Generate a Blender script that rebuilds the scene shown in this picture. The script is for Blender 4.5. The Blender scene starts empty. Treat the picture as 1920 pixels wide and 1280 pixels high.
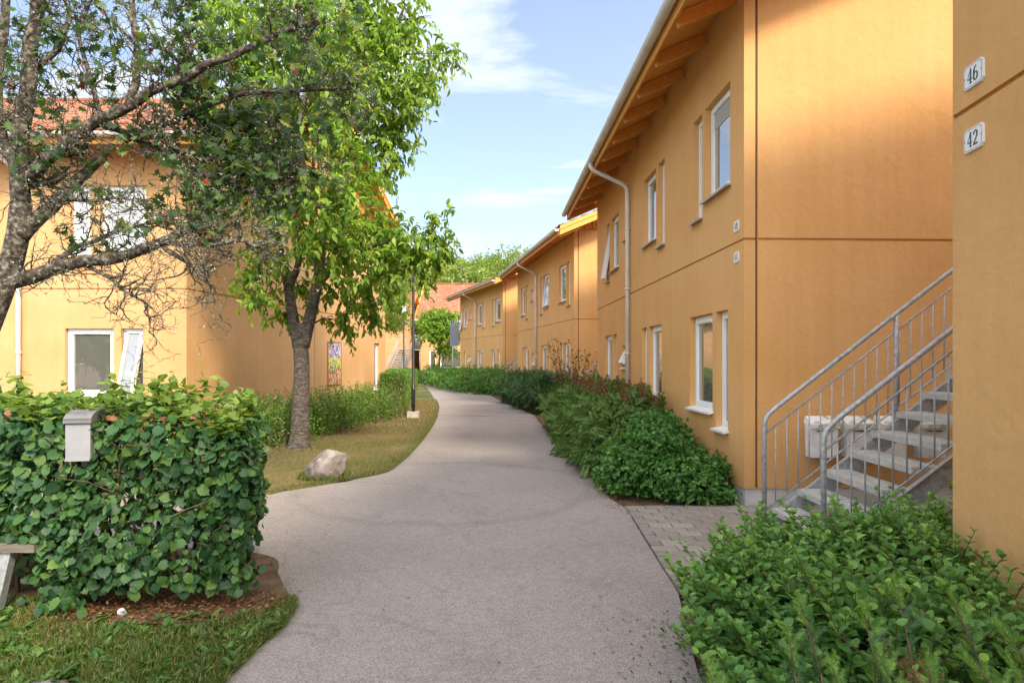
import bpy, bmesh, math, random
import numpy as np
from mathutils import Vector, Matrix

random.seed(7)
RNG = np.random.default_rng(11)
scene = bpy.context.scene
COL = scene.collection

# ------------------------------------------------------------------ camera
EYE, HZ, F = 1.55, 677.0, 1150.0          # eye height, horizon row and focal length in photograph pixels
cam_d = bpy.data.cameras.new('camera')
cam = bpy.data.objects.new('camera', cam_d)
COL.objects.link(cam)
cam.location = (0, 0, EYE)
cam.rotation_euler = (math.pi / 2, 0, 0)
cam_d.sensor_width = 36.0
cam_d.lens = F / 1920 * 36
cam_d.shift_y = (HZ - 640) / 1920
cam_d.clip_start = 0.05
cam_d.clip_end = 2000
scene.camera = cam

# ------------------------------------------------------------------ light
TO_SUN = Vector((1.3, -2.2, 2.15)).normalized()
SUN_EL = math.asin(TO_SUN.z)
SUN_AZ = math.atan2(TO_SUN.x, TO_SUN.y)
w = bpy.data.worlds.new("World")
scene.world = w
w.use_nodes = True
nt = w.node_tree
N = nt.nodes
bg = N['Background']
sky = N.new('ShaderNodeTexSky')
sky.sky_type = 'NISHITA'
sky.sun_disc = False
sky.sun_elevation = SUN_EL
sky.sun_rotation = SUN_AZ
sky.air_density = 1.0
sky.dust_density = 0.5
sky.ozone_density = 1.6
tc = N.new('ShaderNodeTexCoord')
sep = N.new('ShaderNodeSeparateXYZ')
nt.links.new(tc.outputs['Generated'], sep.inputs[0])
def wmath(op, a, b=None, c=None, clamp=False):
    n = N.new('ShaderNodeMath'); n.operation = op; n.use_clamp = clamp
    for i, v in enumerate((a, b, c)):
        if v is None: continue
        if isinstance(v, (int, float)): n.inputs[i].default_value = v
        else: nt.links.new(v, n.inputs[i])
    return n.outputs[0]
zz = wmath('ADD', wmath('MAXIMUM', sep.outputs[2], 0.0), 0.12)
cx = wmath('DIVIDE', sep.outputs[0], zz)
cy = wmath('DIVIDE', sep.outputs[1], zz)
cmb = N.new('ShaderNodeCombineXYZ')
nt.links.new(cx, cmb.inputs[0]); nt.links.new(wmath('MULTIPLY', cy, 1.1), cmb.inputs[1])
n1 = N.new('ShaderNodeTexNoise'); n1.inputs['Scale'].default_value = 1.15
n1.inputs['Detail'].default_value = 9; n1.inputs['Roughness'].default_value = 0.58
n1.inputs['Distortion'].default_value = 0.25
mp = N.new('ShaderNodeMapping'); mp.inputs['Location'].default_value = (3.7, 1.9, 0.0)
mp.inputs['Rotation'].default_value = (0, 0, 0.25)
mp.inputs['Scale'].default_value = (0.75, 1.25, 1)
nt.links.new(cmb.outputs[0], mp.inputs[0]); nt.links.new(mp.outputs[0], n1.inputs[0])
r1 = N.new('ShaderNodeValToRGB')
r1.color_ramp.elements[0].position = 0.53; r1.color_ramp.elements[0].color = (0, 0, 0, 1)
r1.color_ramp.elements[1].position = 0.66; r1.color_ramp.elements[1].color = (1, 1, 1, 1)
nt.links.new(n1.outputs[0], r1.inputs[0])
veil = N.new('ShaderNodeMapRange')
veil.inputs['From Min'].default_value = 0.0; veil.inputs['From Max'].default_value = 0.62
veil.inputs['To Min'].default_value = 0.40; veil.inputs['To Max'].default_value = 0.10
nt.links.new(sep.outputs[2], veil.inputs[0])
# thicker broken cloud to the left of the street
lf = N.new('ShaderNodeMapRange')
lf.inputs['From Min'].default_value = -0.05; lf.inputs['From Max'].default_value = -0.55
lf.inputs['To Min'].default_value = 0.0; lf.inputs['To Max'].default_value = 0.55
nt.links.new(sep.outputs[0], lf.inputs[0])
fac = wmath('ADD', wmath('MULTIPLY', r1.outputs[0], wmath('ADD', 0.62, lf.outputs[0])), veil.outputs[0], clamp=True)
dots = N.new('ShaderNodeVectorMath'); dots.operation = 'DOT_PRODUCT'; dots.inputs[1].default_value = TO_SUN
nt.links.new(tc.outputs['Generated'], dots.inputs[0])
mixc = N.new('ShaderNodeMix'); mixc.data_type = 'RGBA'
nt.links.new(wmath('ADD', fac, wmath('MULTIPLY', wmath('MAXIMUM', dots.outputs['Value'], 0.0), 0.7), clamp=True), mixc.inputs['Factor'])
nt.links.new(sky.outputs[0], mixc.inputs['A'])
# sky brightness added around the sun, behind the camera, to lift the shaded foreground
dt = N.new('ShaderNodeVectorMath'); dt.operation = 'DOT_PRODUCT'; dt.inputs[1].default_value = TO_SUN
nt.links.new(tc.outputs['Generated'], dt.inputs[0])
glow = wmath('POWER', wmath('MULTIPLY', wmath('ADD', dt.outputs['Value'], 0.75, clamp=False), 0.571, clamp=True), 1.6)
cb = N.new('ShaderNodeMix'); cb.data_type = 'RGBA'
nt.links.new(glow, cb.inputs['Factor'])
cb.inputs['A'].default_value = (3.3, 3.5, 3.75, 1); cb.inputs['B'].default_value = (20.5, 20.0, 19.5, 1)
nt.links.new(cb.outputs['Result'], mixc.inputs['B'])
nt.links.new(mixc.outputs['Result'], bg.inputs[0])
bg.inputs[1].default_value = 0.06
sun_d = bpy.data.lights.new('sun', 'SUN')
sun = bpy.data.objects.new('sun', sun_d)
COL.objects.link(sun)
sun_d.energy = 1.35
sun_d.angle = math.radians(10.0)
sun_d.color = (1.0, 0.86, 0.66)
sun.rotation_euler = (-TO_SUN).to_track_quat('-Z', 'Y').to_euler()
scene.view_settings.view_transform = 'Standard'
scene.view_settings.look = 'None'
scene.view_settings.gamma = 1
scene.view_settings.use_curve_mapping = False
scene.view_settings.exposure = 2.2

# ------------------------------------------------------------------ helpers
def tag(o, label=None, cat=None, group=None, kind=None):
    if label: o['label'] = label
    if cat: o['category'] = cat
    if group: o['group'] = group
    if kind: o['kind'] = kind
    return o

def empty(name, loc=(0, 0, 0), rz=0.0):
    o = bpy.data.objects.new(name, None)
    o.empty_display_size = 0.2
    o.location = loc; o.rotation_euler = (0, 0, rz)
    COL.objects.link(o)
    return o

def link(name, me, parent=None, mat=None):
    o = bpy.data.objects.new(name, me)
    COL.objects.link(o)
    if mat is not None and not me.materials: me.materials.append(mat)
    if parent is not None: o.parent = parent
    return o

def P(x, y, Z):
    """point at photograph pixel x, y and distance Z (metres along the street)"""
    return Vector(((x - 960) / F * Z, Z, EYE + (HZ - y) / F * Z))

def G(x, y):
    """ground point under photograph pixel x, y"""
    Z = EYE * F / (y - HZ)
    return ((x - 960) / F * Z, Z)

class MB:
    """collects boxes, quads, tubes into one mesh"""
    def __init__(s): s.v = []; s.f = []; s.sm = []
    def add(s, vs, fs, smooth=False):
        b = len(s.v); s.v.extend([tuple(p) for p in vs])
        for f in fs: s.f.append(tuple(b + i for i in f)); s.sm.append(smooth)
    def box(s, x0, x1, y0, y1, z0, z1, M=None):
        vs = [Vector(p) for p in ((x0,y0,z0),(x1,y0,z0),(x1,y1,z0),(x0,y1,z0),(x0,y0,z1),(x1,y0,z1),(x1,y1,z1),(x0,y1,z1))]
        if M is not None: vs = [M @ p for p in vs]
        s.add(vs, ((3,2,1,0),(4,5,6,7),(0,1,5,4),(1,2,6,5),(2,3,7,6),(3,0,4,7)))
        return s
    def bar(s, a, b, wd, ht, up=(0, 0, 1)):
        a = Vector(a); b = Vector(b); d = (b - a).normalized(); u = Vector(up)
        sd = d.cross(u).normalized(); u = sd.cross(d).normalized()
        vs = []
        for p in (a, b):
            for i, j in ((-1,-1),(1,-1),(1,1),(-1,1)):
                vs.append(p + sd * wd / 2 * i + u * ht / 2 * j)
        s.add(vs, ((0,1,2,3),(7,6,5,4),(0,4,5,1),(1,5,6,2),(2,6,7,3),(3,7,4,0)))
        return s
    def tube(s, pts, rads, n=8, cap=True, smooth=True):
        pts = [Vector(p) for p in pts]
        if isinstance(rads, (int, float)): rads = [rads] * len(pts)
        vs = []; t0 = None; nn = None
        for i, p in enumerate(pts):
            if i == 0: t = pts[1] - pts[0]
            elif i == len(pts) - 1: t = pts[-1] - pts[-2]
            else: t = (pts[i+1] - pts[i]).normalized() + (pts[i] - pts[i-1]).normalized()
            if t.length < 1e-9: t = Vector((0, 0, 1))
            t.normalize()
            if nn is None:
                a = Vector((0, 0, 1)) if abs(t.z) < 0.9 else Vector((1, 0, 0))
                nn = t.cross(a).normalized()
            else:
                nn = (nn - t * nn.dot(t))
                if nn.length < 1e-6: nn = t.orthogonal()
                nn.normalize()
            bn = t.cross(nn)
            for k in range(n):
                a = 2 * math.pi * k / n
                vs.append(p + (nn * math.cos(a) + bn * math.sin(a)) * rads[i])
        fs = []
        for i in range(len(pts) - 1):
            for k in range(n):
                k2 = (k + 1) % n
                fs.append((i*n + k, i*n + k2, (i+1)*n + k2, (i+1)*n + k))
        s.add(vs, fs, smooth)
        if cap:
            b = len(s.v) - len(vs)
            s.f.append(tuple(b + k for k in reversed(range(n)))); s.sm.append(False)
            e = b + (len(pts) - 1) * n
            s.f.append(tuple(e + k for k in range(n))); s.sm.append(False)
        return s
    def mesh(s, name, mat=None):
        me = bpy.data.meshes.new(name)
        me.from_pydata(s.v, [], s.f)
        if any(s.sm): me.polygons.foreach_set('use_smooth', s.sm)
        me.update()
        if mat is not None: me.materials.append(mat)
        return me
    def build(s, name, mat, parent=None):
        return link(name, s.mesh(name, mat), parent)

def np_mesh(name, V, T, mat, smooth=False):
    me = bpy.data.meshes.new(name)
    V = np.ascontiguousarray(V, dtype=np.float32); T = np.ascontiguousarray(T, dtype=np.int32)
    k = T.shape[1]
    me.vertices.add(len(V)); me.vertices.foreach_set('co', V.ravel())
    me.loops.add(T.size); me.loops.foreach_set('vertex_index', T.ravel())
    me.polygons.add(len(T)); me.polygons.foreach_set('loop_start', np.arange(0, T.size, k, dtype=np.int32))
    me.update(calc_edges=True)
    if smooth: me.polygons.foreach_set('use_smooth', np.ones(len(T), dtype=bool))
    me.materials.append(mat)
    return me

def nrm(a): return a / np.maximum(np.linalg.norm(a, axis=-1, keepdims=True), 1e-9)

def frames(tip, normal):
    """rotation matrices: local y = tip, local z close to normal"""
    y = nrm(tip); x = nrm(np.cross(y, normal)); z = np.cross(x, y)
    return np.stack([x, y, z], axis=-1)

def instance(tv, tf, R, pos, scale):
    n = len(pos)
    V = np.einsum('nij,kj->nki', R, tv) * scale[:, None, None] + pos[:, None, :]
    T = tf[None] + (np.arange(n) * len(tv))[:, None, None]
    return V.reshape(-1, 3), T.reshape(-1, tf.shape[1])

# leaf templates: base at origin, tip at +y, length 1
def T_diamond(wd=0.5, fold=0.12):
    return (np.array([(0,0,0),(-wd/2,.45,fold),(0,1,-.05),(wd/2,.45,fold)], float), np.array([(0,2,1),(0,3,2)]))
def T_oval(wd=0.6, fold=0.08, droop=0.12):
    v = [(0,0,0),(0,.5,0),(0,1,-droop),(-wd*.42,.22,fold),(-wd*.5,.55,fold*.8),(-wd*.28,.85,-.03),(wd*.42,.22,fold),(wd*.5,.55,fold*.8),(wd*.28,.85,-.03)]
    f = [(0,1,3),(3,1,4),(4,1,5),(5,1,2),(0,6,1),(6,7,1),(7,8,1),(8,2,1)]
    return np.array(v, float), np.array(f)
def T_hazel():
    """broad toothed leaf with a lobed outline"""
    half = [(.16,.02,.02),(.34,.16,.06),(.33,.24,.05),(.46,.38,.08),(.41,.44,.06),(.44,.62,.04),(.34,.66,.02),(.26,.84,-.03),(.14,.86,-.05)]
    v = [(0,0,0),(0,.28,-.015),(0,.55,-.02),(0,.8,-.04),(0,1.05,-.12)]
    L = len(v); v += half; Rr = len(v); v += [(-a,b,c) for a,b,c in half]
    spine = [0,0,1,1,2,2,3,3,4]
    f = []
    for side, o in ((1, L), (-1, Rr)):
        ctr = [0,1,1,2,2,2,3,3,4]
        for i in range(8):
            a, b = o+i, o+i+1
            c = ctr[i]
            f.append((c,a,b) if side == 1 else (c,b,a))
            if ctr[i+1] != c: f.append((c,b,ctr[i+1]) if side == 1 else (c,ctr[i+1],b))
        f.append((0,o,1) if side == -1 else (0,1,o))
    return np.array(v, float), np.array(f)
def T_maple():
    pts = []
    for ang, r in ((-90,.05),(-50,.42),(-30,.28),(-5,.62),(12,.34),(35,.5),(50,.38),(62,.72),(75,.42),(90,.95),(105,.42),(118,.72),(130,.38),(145,.5),(168,.34),(185,.62),(210,.28),(230,.42)):
        a = math.radians(ang); pts.append((r*math.cos(a)*.9, .35 + r*math.sin(a)*.7, .05*math.cos(ang*.2)-.12*abs(math.cos(a))*r))
    v = [(0,.35,0)] + pts; n = len(pts)
    return np.array(v, float), np.array([(0,1+i,1+(i+1)%n) for i in range(n)])
def T_compound(n=9, lw=.16, ll=.34, along=.9):
    v = []; f = []
    for i in range(n):
        t = .12 + along * i / n
        L = ll * (1 - .55*abs(t-.4))
        for sd in (-1, 1):
            a = math.radians(62)
            d = (sd*math.sin(a), math.cos(a)); nx = (d[1], -d[0])
            b = len(v); w_ = lw*L
            v += [(0,t,-.12*t*t),(d[0]*L*.45+nx[0]*w_, t+d[1]*L*.45+nx[1]*w_, .02),(d[0]*L, t+d[1]*L, -.06-.1*t*t),(d[0]*L*.45-nx[0]*w_, t+d[1]*L*.45-nx[1]*w_, .02)]
            f += [(b,b+1,b+2),(b,b+2,b+3)]
    return np.array(v, float), np.array(f)
def T_sprig(n=13, ll=.24):
    v = [(-.008,0,0),(.008,0,0),(0,1,0)]; f = [(0,1,2)]
    for i in range(n):
        t = .05 + .93*i/n; L = ll*(1-.5*t)
        for sd in (-1, 1):
            a = math.radians(58); d = (sd*math.sin(a), math.cos(a)); b = len(v)
            v += [(0,t-.026,0),(0,t+.026,0),(d[0]*L,t+d[1]*L,.03)]
            f += [(b,b+1,b+2)]
    return np.array(v, float), np.array(f)

# ------------------------------------------------------------------ materials
def mat(name, color=(.5,.5,.5), rough=.7, metal=0.0, spec=.5):
    m = bpy.data.materials.new(name); m.use_nodes = True
    b = m.node_tree.nodes['Principled BSDF']
    b.inputs['Base Color'].default_value = (*color, 1)
    b.inputs['Roughness'].default_value = rough
    b.inputs['Metallic'].default_value = metal
    b.inputs['Specular IOR Level'].default_value = spec
    return m

def nodes(m): return m.node_tree.nodes, m.node_tree.links, m.node_tree.nodes['Principled BSDF']

def noise_mat(name, stops, scale=5, detail=6, rough=.8, bump=.0, bscale=60, coord='Object', stretch=(1,1,1), spec=.3, metal=0, bdist=.01, distort=0.0):
    """colour from a noise through stops, fine relief from a second noise"""
    m = mat(name, stops[0][1], rough, metal, spec); n, l, b = nodes(m)
    t = n.new('ShaderNodeTexCoord'); mp = n.new('ShaderNodeMapping'); mp.inputs['Scale'].default_value = stretch
    l.new(t.outputs[coord], mp.inputs[0])
    no = n.new('ShaderNodeTexNoise'); no.inputs['Scale'].default_value = scale; no.inputs['Detail'].default_value = detail
    no.inputs['Distortion'].default_value = distort
    l.new(mp.outputs[0], no.inputs[0])
    r = n.new('ShaderNodeValToRGB'); l.new(no.outputs[0], r.inputs[0])
    e = r.color_ramp.elements
    while len(e) < len(stops): e.new(.5)
    for i, (p, c) in enumerate(stops): e[i].position = p; e[i].color = (*c, 1)
    l.new(r.outputs[0], b.inputs['Base Color'])
    if bump:
        nb = n.new('ShaderNodeTexNoise'); nb.inputs['Scale'].default_value = bscale; nb.inputs['Detail'].default_value = 4
        l.new(mp.outputs[0], nb.inputs[0])
        bp = n.new('ShaderNodeBump'); bp.inputs['Strength'].default_value = bump; bp.inputs['Distance'].default_value = bdist
        l.new(nb.outputs[0], bp.inputs['Height']); l.new(bp.outputs[0], b.inputs['Normal'])
    return m

def leaf_mat(name, stops, trans=.35, rough=.5, per_object=False, spec=.35):
    m = mat(name, stops[0][1], rough, 0, spec); n, l, b = nodes(m)
    if per_object:
        g = n.new('ShaderNodeObjectInfo'); out = g.outputs['Random']
    else:
        g = n.new('ShaderNodeNewGeometry'); out = g.outputs['Random Per Island']
    r = n.new('ShaderNodeValToRGB'); e = r.color_ramp.elements
    while len(e) < len(stops): e.new(.5)
    for i, (p, c) in enumerate(stops): e[i].position = p; e[i].color = (*c, 1)
    l.new(out, r.inputs[0])
    # fine mottling within a leaf
    t = n.new('ShaderNodeTexCoord'); no = n.new('ShaderNodeTexNoise'); no.inputs['Scale'].default_value = 45 if not per_object else 5
    l.new(t.outputs['Object'], no.inputs[0])
    mr = n.new('ShaderNodeMapRange'); mr.inputs['To Min'].default_value = .7; mr.inputs['To Max'].default_value = 1.3
    l.new(no.outputs[0], mr.inputs[0])
    mx = n.new('ShaderNodeVectorMath'); mx.operation = 'SCALE'
    l.new(r.outputs[0], mx.inputs[0]); l.new(mr.outputs[0], mx.inputs['Scale'])
    l.new(mx.outputs[0], b.inputs['Base Color'])
    tr = n.new('ShaderNodeBsdfTranslucent')
    br = n.new('ShaderNodeVectorMath'); br.operation = 'MULTIPLY'; br.inputs[1].default_value = (1.6, 1.5, .7)
    l.new(mx.outputs[0], br.inputs[0]); l.new(br.outputs[0], tr.inputs[0])
    ms = n.new('ShaderNodeMixShader'); ms.inputs[0].default_value = trans
    l.new(b.outputs[0], ms.inputs[1]); l.new(tr.outputs[0], ms.inputs[2])
    l.new(ms.outputs[0], n['Material Output'].inputs[0])
    return m

def plaster(name, base, dark, pale):
    m = mat(name, base, .85, 0, .25); n, l, b = nodes(m)
    t = n.new('ShaderNodeTexCoord')
    big = n.new('ShaderNodeTexNoise'); big.inputs['Scale'].default_value = .9; big.inputs['Detail'].default_value = 5
    l.new(t.outputs['Object'], big.inputs[0])
    r = n.new('ShaderNodeValToRGB'); e = r.color_ramp.elements; e.new(.5)
    e[0].position = .3; e[0].color = (*dark, 1); e[1].position = .5; e[1].color = (*base, 1); e[2].position = .72; e[2].color = (*pale, 1)
    l.new(big.outputs[0], r.inputs[0])
    # vertical rain streaks
    mp = n.new('ShaderNodeMapping'); mp.inputs['Scale'].default_value = (7, 7, .5)
    l.new(t.outputs['Object'], mp.inputs[0])
    st = n.new('ShaderNodeTexNoise'); st.inputs['Scale'].default_value = 1.3; st.inputs['Detail'].default_value = 5
    l.new(mp.outputs[0], st.inputs[0])
    mr = n.new('ShaderNodeMapRange'); mr.inputs['From Min'].default_value = .3; mr.inputs['From Max'].default_value = .7
    mr.inputs['To Min'].default_value = .965; mr.inputs['To Max'].default_value = 1.03
    l.new(st.outputs[0], mr.inputs[0])
    fn = n.new('ShaderNodeTexNoise'); fn.inputs['Scale'].default_value = 22; fn.inputs['Detail'].default_value = 6; fn.inputs['Roughness'].default_value = .7
    l.new(t.outputs['Object'], fn.inputs[0])
    mf = n.new('ShaderNodeMapRange'); mf.inputs['From Min'].default_value = .3; mf.inputs['From Max'].default_value = .7
    mf.inputs['To Min'].default_value = .96; mf.inputs['To Max'].default_value = 1.04
    l.new(fn.outputs[0], mf.inputs[0])
    mu = n.new('ShaderNodeMath'); mu.operation = 'MULTIPLY'; l.new(mr.outputs[0], mu.inputs[0]); l.new(mf.outputs[0], mu.inputs[1])
    # splashed dirt on the lowest half metre
    sz = n.new('ShaderNodeSeparateXYZ'); l.new(t.outputs['Object'], sz.inputs[0])
    sa = n.new('ShaderNodeMath'); sa.operation = 'MULTIPLY_ADD'; sa.inputs[1].default_value = -.9; l.new(fn.outputs[0], sa.inputs[0]); l.new(sz.outputs[2], sa.inputs[2])
    sr = n.new('ShaderNodeMapRange'); sr.inputs['From Min'].default_value = -.3; sr.inputs['From Max'].default_value = .35; sr.inputs['To Min'].default_value = .8; sr.inputs['To Max'].default_value = 1
    l.new(sa.outputs[0], sr.inputs[0])
    mq = n.new('ShaderNodeMath'); mq.operation = 'MULTIPLY'; l.new(mu.outputs[0], mq.inputs[0]); l.new(sr.outputs[0], mq.inputs[1]); mu = mq
    sc = n.new('ShaderNodeVectorMath'); sc.operation = 'SCALE'; l.new(r.outputs[0], sc.inputs[0]); l.new(mu.outputs[0], sc.inputs['Scale'])
    l.new(sc.outputs[0], b.inputs['Base Color'])
    # trowelled relief: soft patches plus grit
    nb = n.new('ShaderNodeTexNoise'); nb.inputs['Scale'].default_value = 7; nb.inputs['Detail'].default_value = 9; nb.inputs['Roughness'].default_value = .62
    l.new(t.outputs['Object'], nb.inputs[0])
    bp = n.new('ShaderNodeBump'); bp.inputs['Strength'].default_value = .55; bp.inputs['Distance'].default_value = .02
    l.new(nb.outputs[0], bp.inputs['Height']); l.new(bp.outputs[0], b.inputs['Normal'])
    return m

M = {}
M['plaster'] = plaster('ochre_plaster', (.64,.365,.145), (.605,.335,.12), (.665,.395,.17))
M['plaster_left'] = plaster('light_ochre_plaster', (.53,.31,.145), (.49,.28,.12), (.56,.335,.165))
M['plinth'] = noise_mat('plinth_render', [(.3,(.42,.42,.42)),(.7,(.55,.55,.54))], 3, rough=.85, bump=.3, bscale=40)
M['orange_wood'] = noise_mat('orange_painted_wood', [(.3,(.60,.27,.055)),(.7,(.70,.34,.08))], 4, rough=.6, bump=.2, bscale=30, stretch=(.3,3,3))
M['white'] = noise_mat('white_paint', [(.3,(.74,.75,.76)),(.7,(.82,.83,.83))], 5, rough=.4, spec=.5)
M['gutter'] = noise_mat('gutter_metal', [(.3,(.56,.545,.525)),(.7,(.70,.69,.675))], 3, rough=.45, spec=.5)
M['galv'] = noise_mat('galvanised_steel', [(.3,(.27,.29,.31)),(.5,(.38,.40,.42)),(.72,(.50,.52,.54))], 28, rough=.5, bump=.15, bscale=80, spec=.5, metal=.35)
M['tread'] = noise_mat('weathered_tread', [(.3,(.36,.36,.34)),(.5,(.46,.46,.44)),(.75,(.58,.58,.55))], 9, rough=.8, bump=.4, bscale=60, stretch=(6,1,6))
M['tile'] = noise_mat('clay_tile', [(.25,(.17,.062,.038)),(.5,(.26,.105,.062)),(.75,(.35,.17,.11))], 2.2, rough=.8, bump=.25, bscale=25)
M['tile_dark'] = noise_mat('dark_clay_tile', [(.25,(.14,.07,.05)),(.5,(.22,.11,.075)),(.75,(.30,.17,.12))], 2.2, rough=.8, bump=.25, bscale=25)
M['black_metal'] = mat('black_metal', (.012,.011,.011), .4)
M['concrete'] = noise_mat('concrete', [(.3,(.34,.31,.26)),(.7,(.46,.43,.37))], 8, rough=.9, bump=.5, bscale=50)
M['rubber'] = mat('dark_gap', (.10,.055,.025), .8)
M['sill_metal'] = noise_mat('sill_metal', [(.3,(.30,.27,.24)),(.7,(.44,.41,.38))], 5, rough=.4)
M['curtain'] = mat('curtain', (.62,.64,.67), .8)
M['blind'] = mat('blind_slats', (.55,.57,.58), .5)

def glass_mat(name, tint, mixf):
    m = mat(name, tint, .6, 0, .5); n, l, b = nodes(m)
    gl = n.new('ShaderNodeBsdfGlossy'); gl.inputs['Roughness'].default_value = .015; gl.inputs['Color'].default_value = (.95,.97,1,1)
    fr = n.new('ShaderNodeFresnel'); fr.inputs['IOR'].default_value = 2.1
    t = n.new('ShaderNodeTexCoord'); no = n.new('ShaderNodeTexNoise'); no.inputs['Scale'].default_value = 1.6
    l.new(t.outputs['Object'], no.inputs[0])
    bp = n.new('ShaderNodeBump'); bp.inputs['Strength'].default_value = .12; bp.inputs['Distance'].default_value = .03
    l.new(no.outputs[0], bp.inputs['Height']); l.new(bp.outputs[0], gl.inputs['Normal'])
    ad = n.new('ShaderNodeMath'); ad.operation = 'ADD'; ad.use_clamp = True; ad.inputs[1].default_value = mixf
    l.new(fr.outputs[0], ad.inputs[0])
    ms = n.new('ShaderNodeMixShader'); l.new(ad.outputs[0], ms.inputs[0])
    l.new(b.outputs[0], ms.inputs[1]); l.new(gl.outputs[0], ms.inputs[2])
    l.new(ms.outputs[0], n['Material Output'].inputs[0])
    return m
M['glass'] = glass_mat('window_glass', (.09,.09,.08), .13)
M['glass_pale'] = glass_mat('curtained_glass', (.30,.31,.33), .10)

def asphalt():
    m = mat('asphalt', (.2,.19,.19), .92, 0, .25); n, l, b = nodes(m)
    t = n.new('ShaderNodeTexCoord')
    big = n.new('ShaderNodeTexNoise'); big.inputs['Scale'].default_value = .45; big.inputs['Detail'].default_value = 6; big.inputs['Roughness'].default_value = .6
    l.new(t.outputs['Object'], big.inputs[0])
    r = n.new('ShaderNodeValToRGB'); e = r.color_ramp.elements; e.new(.5)
    e[0].position = .3; e[0].color = (.222,.194,.180, 1); e[1].position = .5; e[1].color = (.255,.225,.209, 1); e[2].position = .72; e[2].color = (.285,.254,.237, 1)
    l.new(big.outputs[0], r.inputs[0])
    # crushed stone chips
    vo = n.new('ShaderNodeTexVoronoi'); vo.inputs['Scale'].default_value = 190
    l.new(t.outputs['Object'], vo.inputs[0])
    se = n.new('ShaderNodeSeparateColor'); l.new(vo.outputs['Color'], se.inputs[0])
    mr = n.new('ShaderNodeMapRange'); mr.inputs['To Min'].default_value = .68; mr.inputs['To Max'].default_value = 1.42
    l.new(se.outputs[0], mr.inputs[0])
    pw = n.new('ShaderNodeTexNoise'); pw.inputs['Scale'].default_value = 14; pw.inputs['Detail'].default_value = 8; pw.inputs['Roughness'].default_value = .75
    l.new(t.outputs['Object'], pw.inputs[0])
    mr2 = n.new('ShaderNodeMapRange'); mr2.inputs['From Min'].default_value = .3; mr2.inputs['From Max'].default_value = .7
    mr2.inputs['To Min'].default_value = .88; mr2.inputs['To Max'].default_value = 1.12
    l.new(pw.outputs[0], mr2.inputs[0])
    mu = n.new('ShaderNodeMath'); mu.operation = 'MULTIPLY'; l.new(mr.outputs[0], mu.inputs[0]); l.new(mr2.outputs[0], mu.inputs[1])
    # dark arc left by turning wheels
    (ax,ay),(bx_,by_),(cx_,cy_) = G(560,948), G(850,982), G(1095,902)
    dd = 2*(ax*(by_-cy_)+bx_*(cy_-ay)+cx_*(ay-by_))
    ux = ((ax*ax+ay*ay)*(by_-cy_)+(bx_*bx_+by_*by_)*(cy_-ay)+(cx_*cx_+cy_*cy_)*(ay-by_))/dd
    uy = ((ax*ax+ay*ay)*(cx_-bx_)+(bx_*bx_+by_*by_)*(ax-cx_)+(cx_*cx_+cy_*cy_)*(bx_-ax))/dd
    rad = math.hypot(ax-ux, ay-uy)
    ds = n.new('ShaderNodeVectorMath'); ds.operation = 'DISTANCE'; ds.inputs[1].default_value = (ux,uy,0); l.new(t.outputs['Object'], ds.inputs[0])
    da = n.new('ShaderNodeMath'); da.operation = 'SUBTRACT'; da.inputs[1].default_value = rad; l.new(ds.outputs['Value'], da.inputs[0])
    dn = n.new('ShaderNodeTexNoise'); dn.inputs['Scale'].default_value = 1.7; l.new(t.outputs['Object'], dn.inputs[0])
    dm = n.new('ShaderNodeMath'); dm.operation = 'MULTIPLY_ADD'; dm.inputs[1].default_value = .35; l.new(dn.outputs[0], dm.inputs[0]); l.new(da.outputs[0], dm.inputs[2])
    dz_ = n.new('ShaderNodeMath'); dz_.operation = 'SUBTRACT'; dz_.inputs[1].default_value = .175; l.new(dm.outputs[0], dz_.inputs[0])
    db = n.new('ShaderNodeMath'); db.operation = 'ABSOLUTE'; l.new(dz_.outputs[0], db.inputs[0])
    arc = n.new('ShaderNodeMapRange'); arc.inputs['From Max'].default_value = .14; arc.inputs['To Min'].default_value = .87; arc.inputs['To Max'].default_value = 1
    l.new(db.outputs[0], arc.inputs[0])
    mua = n.new('ShaderNodeMath'); mua.operation = 'MULTIPLY'; l.new(mu.outputs[0], mua.inputs[0]); l.new(arc.outputs[0], mua.inputs[1]); mu = mua
    # small dark spots of gum and old leaves
    sp = n.new('ShaderNodeTexVoronoi'); sp.inputs['Scale'].default_value = 2.3; l.new(t.outputs['Object'], sp.inputs[0])
    sm = n.new('ShaderNodeMapRange'); sm.inputs['From Min'].default_value = .018; sm.inputs['From Max'].default_value = .05; sm.inputs['To Min'].default_value = .6; sm.inputs['To Max'].default_value = 1
    l.new(sp.outputs['Distance'], sm.inputs[0])
    mub = n.new('ShaderNodeMath'); mub.operation = 'MULTIPLY'; l.new(mu.outputs[0], mub.inputs[0]); l.new(sm.outputs[0], mub.inputs[1]); mu = mub
    # hairline cracks, only here and there
    cw = n.new('ShaderNodeTexNoise'); cw.inputs['Scale'].default_value = 3; cw.inputs['Detail'].default_value = 5; l.new(t.outputs['Object'], cw.inputs[0])
    cs = n.new('ShaderNodeVectorMath'); cs.operation = 'MULTIPLY_ADD'; cs.inputs[1].default_value = (.5,.5,0); l.new(cw.outputs['Color'], cs.inputs[0]); l.new(t.outputs['Object'], cs.inputs[2])
    cv = n.new('ShaderNodeTexVoronoi'); cv.feature = 'DISTANCE_TO_EDGE'; cv.inputs['Scale'].default_value = .42; l.new(cs.outputs[0], cv.inputs[0])
    cr = n.new('ShaderNodeMapRange'); cr.inputs['From Min'].default_value = .001; cr.inputs['From Max'].default_value = .004; cr.inputs['To Min'].default_value = .87; cr.inputs['To Max'].default_value = 1
    l.new(cv.outputs['Distance'], cr.inputs[0])
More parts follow.
